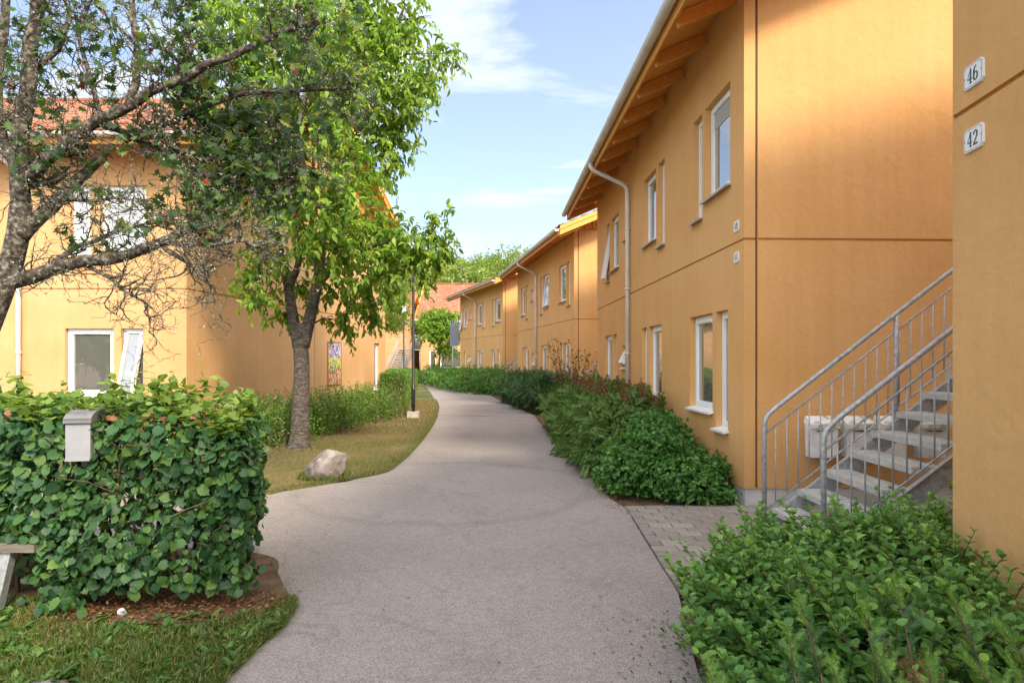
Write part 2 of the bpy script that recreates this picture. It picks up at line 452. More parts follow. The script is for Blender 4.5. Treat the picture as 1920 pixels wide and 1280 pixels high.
    muc = n.new('ShaderNodeMath'); muc.operation = 'MULTIPLY'; l.new(mu.outputs[0], muc.inputs[0]); l.new(cr.outputs[0], muc.inputs[1]); mu = muc
    wv = n.new('ShaderNodeTexNoise'); wv.inputs['Scale'].default_value = .8; wv.inputs['Detail'].default_value = 3
    l.new(t.outputs['Object'], wv.inputs[0])
    sb = n.new('ShaderNodeMath'); sb.operation = 'SUBTRACT'; sb.inputs[1].default_value = .47; l.new(wv.outputs[0], sb.inputs[0])
    ab = n.new('ShaderNodeMath'); ab.operation = 'ABSOLUTE'; l.new(sb.outputs[0], ab.inputs[0])
    mr3 = n.new('ShaderNodeMapRange'); mr3.inputs['From Min'].default_value = 0; mr3.inputs['From Max'].default_value = .012
    mr3.inputs['To Min'].default_value = .9; mr3.inputs['To Max'].default_value = 1
    l.new(ab.outputs[0], mr3.inputs[0])
    mu2 = n.new('ShaderNodeMath'); mu2.operation = 'MULTIPLY'; l.new(mu.outputs[0], mu2.inputs[0]); l.new(mr3.outputs[0], mu2.inputs[1])
    sc = n.new('ShaderNodeVectorMath'); sc.operation = 'SCALE'; l.new(r.outputs[0], sc.inputs[0]); l.new(mu2.outputs[0], sc.inputs['Scale'])
    l.new(sc.outputs[0], b.inputs['Base Color'])
    bp = n.new('ShaderNodeBump'); bp.inputs['Strength'].default_value = .6; bp.inputs['Distance'].default_value = .004
    l.new(vo.outputs['Distance'], bp.inputs['Height']); l.new(bp.outputs[0], b.inputs['Normal'])
    return m
M['asphalt'] = asphalt()
M['soil'] = noise_mat('soil', [(.3,(.06,.038,.024)),(.5,(.12,.075,.045)),(.75,(.20,.13,.085))], 6, rough=.95, bump=1, bscale=30, bdist=.03)
M['turf'] = noise_mat('turf', [(.34,(.045,.08,.02)),(.47,(.085,.105,.032)),(.57,(.17,.14,.06)),(.70,(.25,.19,.10))], .9, detail=8, rough=.95, bump=1, bscale=60, bdist=.02)
M['turf_near'] = noise_mat('near_turf', [(.3,(.035,.045,.014)),(.5,(.07,.08,.025)),(.68,(.16,.135,.09)),(.8,(.25,.22,.18))], 1.6, detail=8, rough=.95, bump=1, bscale=40, bdist=.02)
M['paver'] = noise_mat('paver', [(.3,(.165,.150,.135)),(.7,(.25,.23,.205))], 9, rough=.92, bump=.5, bscale=70)
M['joint_sand'] = noise_mat('joint_sand', [(.3,(.06,.05,.03)),(.7,(.13,.11,.07))], 20, rough=.95)
M['stone'] = noise_mat('boulder_stone', [(.30,(.06,.05,.04)),(.44,(.17,.145,.125)),(.56,(.25,.22,.205)),(.72,(.36,.33,.32))], 4.2, detail=10, rough=.85, bump=.9, bscale=14, bdist=.02, distort=.6)
M['bark_smooth'] = noise_mat('striped_bark', [(.32,(.050,.036,.028)),(.5,(.105,.085,.070)),(.62,(.18,.16,.14)),(.78,(.34,.325,.305))], 3.4, detail=12, rough=.9, bump=1, bscale=12, stretch=(3.5,3.5,11), bdist=.03, distort=1.2)
M['bark_lichen'] = noise_mat('lichened_bark', [(.36,(.030,.022,.018)),(.5,(.075,.060,.048)),(.6,(.16,.15,.12)),(.75,(.27,.275,.225))], 26, detail=8, rough=.95, bump=1, bscale=50, bdist=.015)
M['bark_dark'] = noise_mat('dark_bark', [(.3,(.04,.028,.02)),(.7,(.10,.075,.055))], 12, rough=.95, bump=.8, bscale=30)
M['twig'] = noise_mat('shrub_stem', [(.3,(.06,.038,.024)),(.7,(.15,.105,.07))], 15, rough=.9)
M['board_grey'] = noise_mat('weathered_board', [(.3,(.12,.105,.085)),(.7,(.21,.19,.16))], 5, rough=.9, bump=.6, bscale=20, stretch=(1,12,12))

def lm(key, stops, trans=.35, **k): M[key] = leaf_mat(key + '_leaf', stops, trans, **k)
HZ1 = [(0,(.020,.062,.024)),(.45,(.035,.100,.032)),(.8,(.06,.145,.036)),(1,(.12,.21,.05))]
lm('hedge', HZ1, .28); M['hedge_o'] = leaf_mat('hedge_single_leaf', HZ1, .28, per_object=True)
lm('hedge_top', [(0,(.07,.15,.03)),(.5,(.14,.235,.04)),(1,(.26,.34,.075))], .4)
lm('hedge_dry', [(0,(.10,.04,.018)),(1,(.25,.10,.04))], .2)
SB = [(0,(.07,.185,.046)),(.5,(.12,.27,.062)),(.85,(.18,.35,.075)),(1,(.28,.46,.10))]
lm('snow', SB, .3); M['snow_o'] = leaf_mat('snow_single_leaf', SB, .3, per_object=True)
lm('round', [(0,(.035,.12,.024)),(.5,(.065,.19,.036)),(.9,(.11,.26,.05)),(1,(.22,.33,.07))], .3)
lm('fern', [(0,(.06,.14,.035)),(.5,(.10,.20,.045)),(1,(.19,.28,.07))], .3)
lm('plume', [(0,(.12,.045,.02)),(.6,(.22,.09,.04)),(1,(.30,.16,.085))], .1)
lm('yew', [(0,(.022,.065,.022)),(.6,(.04,.105,.03)),(1,(.08,.17,.04))], .15)
lm('yew_new', [(0,(.065,.16,.026)),(.6,(.11,.235,.034)),(1,(.20,.36,.055))], .3)
lm('street', [(0,(.065,.15,.024)),(.4,(.14,.25,.034)),(.8,(.23,.35,.05)),(1,(.36,.45,.08))], .55)
lm('mapleleaf', [(0,(.02,.05,.02)),(.5,(.042,.095,.028)),(.85,(.085,.155,.035)),(1,(.20,.22,.05))], .4)
lm('redleaf', [(0,(.06,.010,.010)),(.6,(.14,.022,.016)),(1,(.26,.06,.02))], .3)
lm('lichen', [(0,(.17,.18,.13)),(1,(.33,.34,.27))], .1)
lm('upright', [(0,(.06,.14,.022)),(.5,(.10,.21,.032)),(1,(.18,.30,.05))], .35)
lm('far', [(0,(.09,.15,.03)),(.5,(.16,.24,.05)),(1,(.27,.34,.09))], .4)
lm('far_yellow', [(0,(.20,.24,.045)),(1,(.38,.38,.09))], .4)
lm('japan', [(0,(.09,.19,.022)),(.5,(.16,.29,.03)),(1,(.27,.38,.05))], .5)
lm('grass', [(0,(.05,.105,.018)),(.4,(.09,.155,.026)),(.7,(.15,.19,.04)),(1,(.30,.25,.13))], .35)
lm('grass_dry', [(0,(.10,.11,.03)),(.3,(.19,.15,.055)),(.7,(.27,.20,.10)),(1,(.36,.28,.17))], .3)
lm('weed', [(0,(.035,.10,.018)),(.6,(.07,.155,.028)),(1,(.15,.23,.05))], .3)
lm('litter', [(0,(.10,.045,.02)),(.5,(.20,.085,.035)),(1,(.30,.17,.08))], .1)

# ------------------------------------------------------------------ ground
def sheet(name, pts, z, m, kind='structure', thick=None):
    bm = bmesh.new()
    vs = [bm.verts.new((x, y, z)) for x, y in pts]
    f = bm.faces.new(vs)
    bmesh.ops.recalc_face_normals(bm, faces=bm.faces)
    if f.normal.z < 0: f.normal_flip()
    if thick:
        r = bmesh.ops.extrude_face_region(bm, geom=[f])
        for v in [g for g in r['geom'] if isinstance(g, bmesh.types.BMVert)]: v.co.z += 0
        for v in vs: v.co.z -= thick
        bmesh.ops.recalc_face_normals(bm, faces=bm.faces)
    bmesh.ops.triangulate(bm, faces=bm.faces[:])
    me = bpy.data.meshes.new(name); bm.to_mesh(me); bm.free()
    me.materials.append(m)
    o = link(name, me)
    o['kind'] = kind
    return o

def smooth_poly(pts, n=6):
    """Catmull-Rom through open list of 2D points"""
    out = []
    for i in range(len(pts) - 1):
        p0 = pts[max(i-1, 0)]; p1 = pts[i]; p2 = pts[i+1]; p3 = pts[min(i+2, len(pts)-1)]
        for k in range(n):
            t = k / n
            out.append(tuple(.5*((2*p1[j]) + (-p0[j]+p2[j])*t + (2*p0[j]-5*p1[j]+4*p2[j]-p3[j])*t*t + (-p0[j]+3*p1[j]-3*p2[j]+p3[j])*t**3) for j in (0, 1)))
    out.append(pts[-1])
    return out

LEFT_EDGE = smooth_poly([G(783,712), G(797,724), G(811,742), G(821,760), G(820,775), G(815,790), G(796,820), G(769,851), G(745,872), G(722,886), G(655,900), G(587,912), G(530,921), G(481,928), (-4.2,7.25), (-7,7.45), (-14,7.6)])
NEAR_EDGE = smooth_poly([(-14,5.2), (-7,5.15), (-3,5.05), (-1.95,4.85), (-1.66,4.35), G(548,1134), G(529,1173), G(478,1218), G(416,1280), (-1.45,2.45), (-1.75,1.9), (-2.6,.5), (-4,-8)])
RIGHT_EDGE = smooth_poly([(-9.4,56), G(786,713), G(821,723), G(857,731), G(905,737), G(940,752), G(975,767), G(1000,778), G(1012,792), G(1040,825), G(1080,862), G(1105,893), G(1140,930), G(1190,962)])
def wob(pts, a=.018):
    out = []
    for i, p in enumerate(pts[:-1]):
        q = pts[i+1]; d = math.hypot(q[0]-p[0], q[1]-p[1]); k = max(1, min(40, int(d / .06))) if p[1] < 14 else 1
        for j in range(k):
            t = j / k; out.append((p[0]+(q[0]-p[0])*t + random.uniform(-a, a)*min(1, d*k), p[1]+(q[1]-p[1])*t + random.uniform(-a, a)*min(1, d*k)))
    out.append(pts[-1]); return out

ground = sheet('ground', [(-300,-120),(300,-120),(300,900),(-300,900)], -.03, M['soil'])
far_g = sheet('grass_verge', [(-60,40),(60,40),(60,140),(-60,140)], -.02, M['turf'])
PATH_R = RIGHT_EDGE + [G(1184,970), G(1240,1061), G(1272,1111), G(1290,1190), G(1310,1265), (1.0,2.5), (1.0,-8)]
path_pts = RIGHT_EDGE[:] + PATH_R[len(RIGHT_EDGE):] + [(-4,-8)] + list(reversed(NEAR_EDGE))[1:] + list(reversed(LEFT_EDGE)) + [(-11,56)]
sheet('path', path_pts, 0.0, M['asphalt'])
LAWN = wob(LEFT_EDGE) + [(-14,7.6),(-14,22),(-16,56),(-11.2,56)]
sheet('lawn', LAWN, .022, M['turf'], thick=.05)
NEAR = wob(NEAR_EDGE) + [(-14,-8)]
sheet('grass_verge', NEAR, .022, M['turf_near'], thick=.05)
sheet('soil_strip', [(-2.75,3.70),(-2.45,3.60),(-2.1,3.56),(-1.75,3.60),(-1.5,3.74),(-1.44,3.95),(-1.62,4.3),(-1.9,4.8),(-3,5.0),(-7,5.08),(-7,3.95),(-3.6,3.85)], .027, M['soil'])
# transverse joint in the tarmac
jm = MB(); 
a, b_ = G(822,778), G(1008,782)
jm.bar((a[0],a[1],.002),(b_[0],b_[1],.002),.035,.003)
o = jm.build('tarmac_joint', mat('joint_dark', (.10,.095,.09), .95)); o['kind'] = 'structure'

def poly_contains(poly, X, Y):
    inside = np.zeros(len(X), bool); n = len(poly)
    for i in range(n):
        x1, y1 = poly[i]; x2, y2 = poly[(i+1) % n]
        if y1 == y2: continue
        c = ((y1 > Y) != (y2 > Y)) & (X < (x2-x1)*(Y-y1)/(y2-y1)+x1)
        inside ^= c
    return inside

# ------------------------------------------------------------------ pavers
PATH_SIDE = [(G(1184,970)), G(1240,1061), G(1272,1111), (1.15,3.4)]
def side_x(Y):
    p = PATH_SIDE
    for i in range(len(p)-1):
        if p[i][1] >= Y >= p[i+1][1]:
            t = (p[i][1]-Y)/(p[i][1]-p[i+1][1]); return p[i][0]+t*(p[i+1][0]-p[i][0])
    return p[0][0] if Y > p[0][1] else p[-1][0]
bed = sheet('paved_entry', [G(1184,962), G(1240,1061), G(1272,1111), (1.15,3.4), (2.5,3.35), (9,3.3), (9,6.58), (2.48,6.56)], .004, M['joint_sand'])
def paver_mesh():
    bm = bmesh.new(); bmesh.ops.create_cube(bm, size=1)
    for v in bm.verts: v.co.x *= .203; v.co.y *= .133; v.co.z *= .03
    bmesh.ops.bevel(bm, geom=[e for e in bm.edges if (e.verts[0].co.z > 0 and e.verts[1].co.z > 0)], offset=.006, segments=1, affect='EDGES')
    me = bpy.data.meshes.new('brick'); bm.to_mesh(me); bm.free(); me.materials.append(M['paver']); return me
def tint_variants(me, cols):
    out = []
    for i, c in enumerate(cols):
        m2 = me.copy(); m2.materials.clear(); m2.materials.append(noise_mat('paver_tone', [(.3, tuple(x*.85 for x in c)), (.7, c)], 9, rough=.92, bump=.5, bscale=70)); out.append(m2)
    return out
pv = tint_variants(paver_mesh(), [(.29,.255,.225),(.265,.23,.20),(.31,.28,.25),(.25,.225,.20)])
rest = MB(); row = 0; cnt = 0; Y = 6.44
while Y > 3.5:
    x0 = side_x(Y) + .11 + (0.105 if row % 2 else 0)
    if row % 2: rest.box(side_x(Y)+.008, side_x(Y)+.098, Y-.066, Y+.066, .004, .021)
    X = x0
    while X < 7:
        zj = random.uniform(-.002, .002)
        if X < 4.3 and Y > 4.25 and cnt < 290:
            o = link('brick', random.choice(pv), bed); o.location = (X, Y, .0075+zj); o.rotation_euler = (random.uniform(-.008,.008), random.uniform(-.008,.008), random.uniform(-.012,.012)); cnt += 1
        else:
            rest.box(X-.1, X+.1, Y-.066, Y+.066, .004, .021+zj)
        X += .211
    Y -= .141; row += 1
o = rest.build('brick', M['paver'], bed); o['kind'] = 'stuff'

# ------------------------------------------------------------------ walls
def wall(width, z0, z1, holes, org, U, Nn, mat_, name, parent, hgrooves=(2.855,), vgrooves=(), hole_depth=.14, gd=.022, gw=.026):
    """wall panel in a plane: cells sunk behind the face where there is an opening or a groove"""
    us = {0.0, width}; vs = {z0, z1}
    for h in holes: us |= {h[0], h[1]}; vs |= {h[2], h[3]}
    for g in vgrooves: us |= {g-gw/2, g+gw/2}
    for g in hgrooves: vs |= {g-gw/2, g+gw/2}
    us = sorted(us); vs = sorted(vs)
    D = {}
    for i in range(len(us)-1):
        for j in range(len(vs)-1):
            u = (us[i]+us[i+1])/2; v = (vs[j]+vs[j+1])/2; d = 0
            if any(abs(u-g) < gw/2 for g in vgrooves) or any(abs(v-g) < gw/2 for g in hgrooves): d = gd
            if any(h[0] < u < h[1] and h[2] < v < h[3] for h in holes): d = hole_depth
            D[i, j] = d
    org = Vector(org); U = Vector(U); Nn = Vector(Nn); Zv = Vector((0,0,1)); mb = MB()
    def pt(u, v, d): return org + U*u + Zv*v - Nn*d
    for (i, j), d in D.items():
        u0, u1, v0, v1 = us[i], us[i+1], vs[j], vs[j+1]
        mb.add([pt(u0,v0,d), pt(u1,v0,d), pt(u1,v1,d), pt(u0,v1,d)], [(0,1,2,3)])
        e = D.get((i+1, j))
        if e is not None and e != d: mb.add([pt(u1,v0,d), pt(u1,v0,e), pt(u1,v1,e), pt(u1,v1,d)], [(0,1,2,3)])
        e = D.get((i, j+1))
        if e is not None and e != d: mb.add([pt(u0,v1,d), pt(u1,v1,d), pt(u1,v1,e), pt(u0,v1,e)], [(0,1,2,3)])
    me = mb.mesh(name, mat_)
    bm = bmesh.new(); bm.from_mesh(me); bmesh.ops.remove_doubles(bm, verts=bm.verts, dist=.0005)
    bmesh.ops.recalc_face_normals(bm, faces=bm.faces); bm.to_mesh(me); bm.free()
    return link(name, me, parent)

WIN = {}
def ring(mb, w_, h_, t, y0, y1, x=0, z=0):
    mb.box(x, x+t, y0, y1, z, z+h_); mb.box(x+w_-t, x+w_, y0, y1, z, z+h_)
    mb.box(x+t, x+w_-t, y0, y1, z+h_-t, z+h_); mb.box(x+t, x+w_-t, y0, y1, z, z+t)
def window(parent, s, z, w_, h_, ang=0, glass='glass', sill='white', blind=False, flip=False, frame_M=None):
    """window in an opening; s,z = lower near corner of the opening on the facade plane, local y points out"""
    key = (round(w_, 2), round(h_, 2), ang, glass, sill, blind)
    if key not in WIN:
        y1 = -.075; y0 = -.138
        f = MB(); ring(f, w_-.006, h_-.006, .045, y0, y1, .003, .003)
        sash = MB(); si = .048
        T = Matrix.Translation((0, y1-.01, h_-.05)) @ Matrix.Rotation(ang, 4, 'X') @ Matrix.Translation((0, -(y1-.01), -(h_-.05)))
        def tb(mb, *a): mb.box(*a, M=T)
        t = .05 if w_ > .5 else .042
        tb(sash, si, si+t, y0+.012, y1+.014, si, h_-si); tb(sash, w_-si-t, w_-si, y0+.012, y1+.014, si, h_-si)
        tb(sash, si+t, w_-si-t, y0+.012, y1+.014, h_-si-t, h_-si); tb(sash, si+t, w_-si-t, y0+.012, y1+.014, si, si+t)
        pn = MB(); tb(pn, si+t-.004, w_-si-t+.004, y1-.03, y1-.018, si+t-.004, h_-si-t+.004)
        sl = MB()
        sl.add([(-.03,-.085,.024),(w_+.03,-.085,.024),(w_+.03,.065,-.006),(-.03,.065,-.006),(-.03,-.085,.008),(w_+.03,-.085,.008),(w_+.03,.062,-.03),(-.03,.062,-.03)],
               [(0,3,2,1),(4,5,6,7),(3,7,6,2),(0,4,7,3),(1,2,6,5)])
        parts = [('frame', f.mesh('frame', M['white'])), ('sash', sash.mesh('sash', M['white'])), ('pane', pn.mesh('pane', M[glass])), ('sill', sl.mesh('sill', M['sill_metal'] if sill == 'metal' else M['white']))]
        if ang:
            gap = MB(); gap.box(.048, w_-.048, -.1385, -.134, .048, h_-.048); parts.append(('inner_pane', gap.mesh('inner_pane', M['glass'])))
        if w_ > .6:
            v = MB(); v.box(w_*.3, w_*.7, y1+.0145, y1+.024, h_-.085, h_-.062); parts.append(('vent', v.mesh('vent', M['white'])))
        if blind:
            bl = MB()
            for k in range(9): bl.box(si+t, w_-si-t, y1-.0175, y1-.008, h_-si-t-.02-k*.022, h_-si-t-.008-k*.022)
            parts.append(('blind', bl.mesh('blind', M['blind'])))
        WIN[key] = parts
    parts = WIN[key]
    wo = link('window', parts[0][1], parent)
    wo.location = (s, 0, z)
    if frame_M is not None: wo.matrix_local = frame_M @ Matrix.Translation((s, 0, z))
    for nme, me in parts[1:]: link(nme, me, wo)
    return wo

def tiles(length, y_eave, z_eave, run, tanp, m, name, parent, res=4, s0=0.0, tw=.21, course=.36):
    """pantiles: wavy courses, each lapping over the one below; local x along the eave, y falls inward"""
    ncol = int(length / tw) * res + 1; nrow = int(run / course)
    xs = s0 + np.arange(ncol) * tw / res
    wave = .022 * np.cos(np.arange(ncol) * 2*math.pi / res + .6) 
    V = []; Q = []
    base = 0
    for r_ in range(nrow):
        for e, lift in ((0, .052), (1, .016)):
            d = (r_ + e * 1.04) * course
            yy = y_eave - d; z_ = z_eave + d*tanp + lift
            jit = np.repeat(RNG.uniform(-.004, .004, ncol//res+1), res)[:ncol]
            V.append(np.stack([xs, np.full(ncol, yy), z_ + wave + jit], 1))
        # front lip
        V.append(np.stack([xs, np.full(ncol, y_eave - r_*course), z_eave + r_*course*tanp + wave*0 + .008], 1))
        i = np.arange(ncol-1)
        for a_, c_ in ((0, 1), (2, 0)):
            Q.append(np.stack([base+a_*ncol+i, base+a_*ncol+i+1, base+c_*ncol+i+1, base+c_*ncol+i], 1))
        base += 3*ncol
    me = np_mesh(name, np.concatenate(V), np.concatenate(Q), m)
    o = link(name, me, parent); o['kind'] = 'stuff'
    return o

def stroke_digit(mb, ch, x, z, h, y, th):
    """serif numerals from short bars, drawn in the x-z plane"""
    S = {'4': [((.62,0),(.62,1),.13),((.62,1),(.08,.32),.05),((.08,.30),(.88,.30),.07),((.42,.015),(.82,.015),.05)],
         '2': None, '6': None, '8': None}
    def arc(cx, cz, rx, rz, a0, a1, n=14): return [(cx+rx*math.cos(math.radians(a0+(a1-a0)*i/n)), cz+rz*math.sin(math.radians(a0+(a1-a0)*i/n))) for i in range(n+1)]
    segs = []
    if ch == '4': segs = S['4']
    else:
        if ch == '2': pts = arc(.42,.72,.30,.26,170,-30) + [(.12,.05)]; 
        elif ch == '6': pts = arc(.62,.55,.48,.45,95,180,8)[:-1] + arc(.45,.30,.31,.28,160,520,20)
        elif ch == '0': pts = arc(.45,.5,.32,.48,0,360,22)
        else: pts = arc(.45,.75,.24,.23,-90,270,16) + arc(.45,.27,.32,.26,90,450,18)
        for i in range(len(pts)-1):
            d = abs(pts[i+1][1]-pts[i][1]) / (math.hypot(pts[i+1][0]-pts[i][0], pts[i+1][1]-pts[i][1])+1e-6)
            segs.append((pts[i], pts[i+1], .05+.09*d))
        if ch == '2': segs.append(((.10,.05),(.82,.05),.11))
    for a_, b2, t in segs:
        # local x of the panel mirrors: x grows to the reader's left on an outward facing panel
        mb.bar((x - a_[0]*h*.62, y, z + a_[1]*h), (x - b2[0]*h*.62, y, z + b2[1]*h), .002, t*h, up=(0,1,0)) if False else mb.add(_bar2(x, y, z, h, a_, b2, t), [(0,1,2,3)])
def _bar2(x, y, z, h, a_, b2, t):
    ax, az = -a_[0]*h*.62, a_[1]*h; bx, bz = -b2[0]*h*.62, b2[1]*h
    dx, dz = bx-ax, bz-az; L = math.hypot(dx, dz)+1e-9; nx, nz = -dz/L*t*h/2, dx/L*t*h/2
    ex, ez = dx/L*t*h*.2, dz/L*t*h*.2
    return [(x+ax+nx-ex, y, z+az+nz-ez), (x+bx+nx+ex, y, z+bz+nz+ez), (x+bx-nx+ex, y, z+bz-nz+ez), (x+ax-nx-ex, y, z+az-nz-ez)]
M['ink'] = mat('number_ink', (.05,.05,.055), .4)
M['enamel'] = mat('white_enamel', (.78,.79,.82), .25)
M['faded'] = mat('faded_enamel', (.45,.40,.36), .5)
def number_plate(parent, s, z, txt, w_=.15, h_=.118, x_right=-1):
    p = MB(); c = .016
    pts = [(-w_/2+c,-h_/2),(w_/2-c,-h_/2),(w_/2,-h_/2+c),(w_/2,h_/2-c),(w_/2-c,h_/2),(-w_/2+c,h_/2),(-w_/2,h_/2-c),(-w_/2,-h_/2+c)]
    vs = [(x, .012, zz_) for x, zz_ in pts] + [(x, 0, zz_) for x, zz_ in pts]
    p.add(vs, [tuple(range(7,-1,-1))] + [(i, (i+1)%8, 8+(i+1)%8, 8+i) for i in range(8)])
    o = p.build('number_plate', M['enamel'] if txt else M['faded'], parent); o.location = (s, 0, z)
    if txt:
        o['label'] = 'white enamel house number plate reading ' + txt
        rim = MB(); q = [(x*.93, zz_*.91) for x, zz_ in pts]; q2 = [(x*.90, zz_*.87) for x, zz_ in pts]
        rim.add([(x, .0135, zz_) for x, zz_ in q] + [(x, .0135, zz_) for x, zz_ in q2], [(i, (i+1)%8, 8+(i+1)%8, 8+i) for i in range(8)])
        rim.build('plate_rim', mat('rim_grey', (.25,.26,.32), .4), o)
        hh = h_*.62
        for k, ch in enumerate(txt):
            d = MB(); stroke_digit(d, ch, w_*.30 - k*hh*.64, -hh/2, hh, .0138, 1); d.build('digit', M['ink'], o)
        for sx in (-1, 1): MB().box(sx*w_*.44-.0025, sx*w_*.44+.0025, .0121, .0142, -.0025, .0025).build('screw', M['ink'], o)
    return o

def house(name, label, loc, ang, L, W=10.0, tanp=.44, fac=(), cell_small=None, pm='plaster', tm='tile', pipe=None, plates=(),
          gable_len_boards=0, group=None, vjoint=None, rafters=True, far_oh=.6, gable_vec=None, gable=None, tile_res=4, blank_gable=False, near_oh=.8, front_vj=()):
    """local x runs along the front, y points out of the front, z up; origin at the front corner nearest the camera.
    fac: list of (kind, s0, s1, z0, z1, opts)"""
    h = empty(name, loc, ang)
    tag(h, label, 'house', group)
    pl = M[pm]
    holes = [(a, b, c, d) for (k, a, b, c, d, *_r) in fac]
    wt = 5.66
    wall(L, .19, wt+.05, holes, (0,0,0), (1,0,0), (0,1,0), pl, 'wall', h, vgrooves=front_vj)
    gv = Vector(gable_vec) if gable_vec else Vector((0,-W,0))      # towards the back, local
    gl = gv.length; gu = gv.normalized(); gn = Vector((gu.y, -gu.x, 0))
    if gn.x > 0: gn = -gn                                             # faces the street end
    gh = [g[1:5] for g in (gable or [])]
    wall(gl, .19, wt-.04, gh, (0,0,0), gu, gn, pl, 'wall', h, vgrooves=(.135,) + tuple(front_vj and ()) + ((vjoint,) if vjoint else ()))
    # dark sealant bead standing in the corner joint
    q = gu*.135 - gn*.018
    MB().bar(q + Vector((0,0,.2)), q + Vector((0,0,wt-.05)), .012, .012, up=(1,0,0)).build('joint_seal', M['rubber'], h)
    # gable triangle of vertical boards
    half = gl/2
    bd = .118; n = int(gl / bd); rest_ = MB()
    meshes = 0
    for k in range(n):
        u0 = k*bd; u1 = u0 + bd - .012
        um = (u0+u1)/2
        top = wt + tanp*min(um, gl-um) - .0
        if top < wt + .02: continue
        def ptf(u, d, z): return gu*u + gn*d + Vector((0,0,z))
        top0 = wt + tanp*min(u0, gl-u0); top1 = wt + tanp*min(u1, gl-u1)
        d1 = .035 if k % 2 else .022
        vs = [ptf(u0,-.02,wt-.03), ptf(u1,-.02,wt-.03), ptf(u1,-.02,top1), ptf(u0,-.02,top0), ptf(u0,d1,wt-.03), ptf(u1,d1,wt-.03), ptf(u1,d1,top1), ptf(u0,d1,top0)]
        fs = [(0,1,2,3),(7,6,5,4),(0,4,5,1),(1,5,6,2),(2,6,7,3),(3,7,4,0)]
        if k < gable_len_boards:
            b1 = MB(); b1.add(vs, fs); b1.build('gable_board', M['orange_wood'], h)
        else: rest_.add(vs, fs)
    if rest_.v: o = rest_.build('gable_board', M['orange_wood'], h); o['kind'] = 'stuff'
    # backing, rear and far walls
    bk = MB(); far0 = Vector((L,0,0)); farb = far0 + gv
    E = Vector((0,0,1))
    bk.add([gv*1.0, farb, farb+E*wt, gv+E*wt], [(0,1,2,3)])
    bk.add([far0, farb, farb+E*wt, farb*.5+far0*.5+E*(wt+tanp*half), far0+E*(wt)], [(0,1,2,3,4)])
    ins = -gn*.05
    bk.add([ins+E*(wt-.06), ins+gv+E*(wt-.06), ins+gv*.5+E*(wt+tanp*half-.02)], [(0,1,2)])
    bk.build('rear_wall', pl, h)
    pn = MB()
    pn.add([Vector((L,-.02,-.1)), Vector((0,-.02,-.1))-gn*.02, Vector((0,-.02,.195))-gn*.02, Vector((L,-.02,.195))], [(0,1,2,3)])
    pn.add([Vector((0,-.02,-.1))-gn*.02, gv-gn*.02-E*.1, gv-gn*.02+E*.195, Vector((0,-.02,.195))-gn*.02], [(0,1,2,3)])
    pn.build('plinth', M['plinth'], h)
    # roof
    oh = .68; xs, xe = -near_oh, L + far_oh; th = .13
    ze = wt - tanp*oh; zr = wt + tanp*half
    back = gl + oh
    gx = gv.x / gl                 # skew of the gable line
    def R_(x, y, z): return Vector((x + (-y)*gx if y < 0 else x, y, z))
    rf = MB()
    pr = [(oh, ze), (-half, zr), (-back, wt - tanp*oh)]
    vs = []
    for x in (xs, xe):
        for y, z in pr: vs.append(R_(x, y, z+.005))
        for y, z in reversed(pr): vs.append(R_(x, y, z+th))
    rf.add(vs, [(0,1,7,6),(1,2,8,7),(5,11,10,4),(4,10,9,3),(0,6,11,5),(2,3,9,8),(0,5,4,1),(1,4,3,2),(6,7,10,11),(7,8,9,10)])
    ro = rf.build('roof', M['orange_wood'], h)
    slope_run = half + oh + .03
    tiles(xe-xs, oh+.05, ze+th-.012, slope_run, tanp, M[tm], 'roof_tiles', h, res=tile_res, s0=xs)
    # ridge and rear slope covering
    rc = MB(); rc.tube([R_(xs,-half,zr+th+.03), R_(xe,-half,zr+th+.03)], .11, 8); rc.build('ridge_cap', M[tm], h)
    rs = MB(); rs.add([R_(xs,-half,zr+th+.03), R_(xe,-half,zr+th+.03), R_(xe,-back,ze+th+.03), R_(xs,-back,ze+th+.03)], [(0,1,2,3)]); rs.build('rear_roof_tiles', M[tm], h)
    # fascia, bargeboards
    MB().box(xs+.03, xe-.03, oh-.002, oh+.026, ze-.10, ze+th-.02).build('fascia', M['orange_wood'], h)
    for x, nm in ((xs, 'bargeboard'), (xe, 'bargeboard')):
        sgn = -1 if x == xs else 1
        for (ya, za), (yb, zb) in ((pr[0], pr[1]), (pr[1], pr[2])):
            b1 = MB(); xo = x + sgn*.028
            A_, B_ = R_(x, ya, za), R_(x, yb, zb); A2, B2 = R_(xo, ya, za), R_(xo, yb, zb)
            vs = [A_-E*.10, B_-E*.10, B_+E*(th+.02), A_+E*(th+.02), A2-E*.10, B2-E*.10, B2+E*(th+.02), A2+E*(th+.02)]
            b1.add(vs, [(0,1,2,3),(7,6,5,4),(0,4,5,1),(1,5,6,2),(2,6,7,3),(3,7,4,0)])
            b1.build(nm, M['orange_wood'], h)
            b2 = MB(); 
            vs = [A2+E*.055+Vector((0,0,0)), B2+E*.055, B2+E*(th+.04), A2+E*(th+.04)]
            vs += [v_ + Vector((sgn*.02,0,0)) for v_ in vs]
            b2.add(vs, [(0,1,2,3),(7,6,5,4),(0,4,5,1),(1,5,6,2),(2,6,7,3),(3,7,4,0)])
            b2.build('verge_board', M['orange_wood'], h)
    if rafters:
        x = xs + .12
        me = None
        while x < xe:
            r_ = MB(); r_.bar((0, .03, wt-.085-tanp*.03), (0, oh-.01, wt-.085-tanp*(oh-.01)), .048, .15)
            me = me or r_.mesh('rafter', M['orange_wood'])
            o = link('rafter', me, h); o.location = (x, 0, 0)
            x += .90
    # half round gutter with straps
    gt = MB(); gr = .068; yc = oh+.026+gr+.004; zc = ze+th-.065
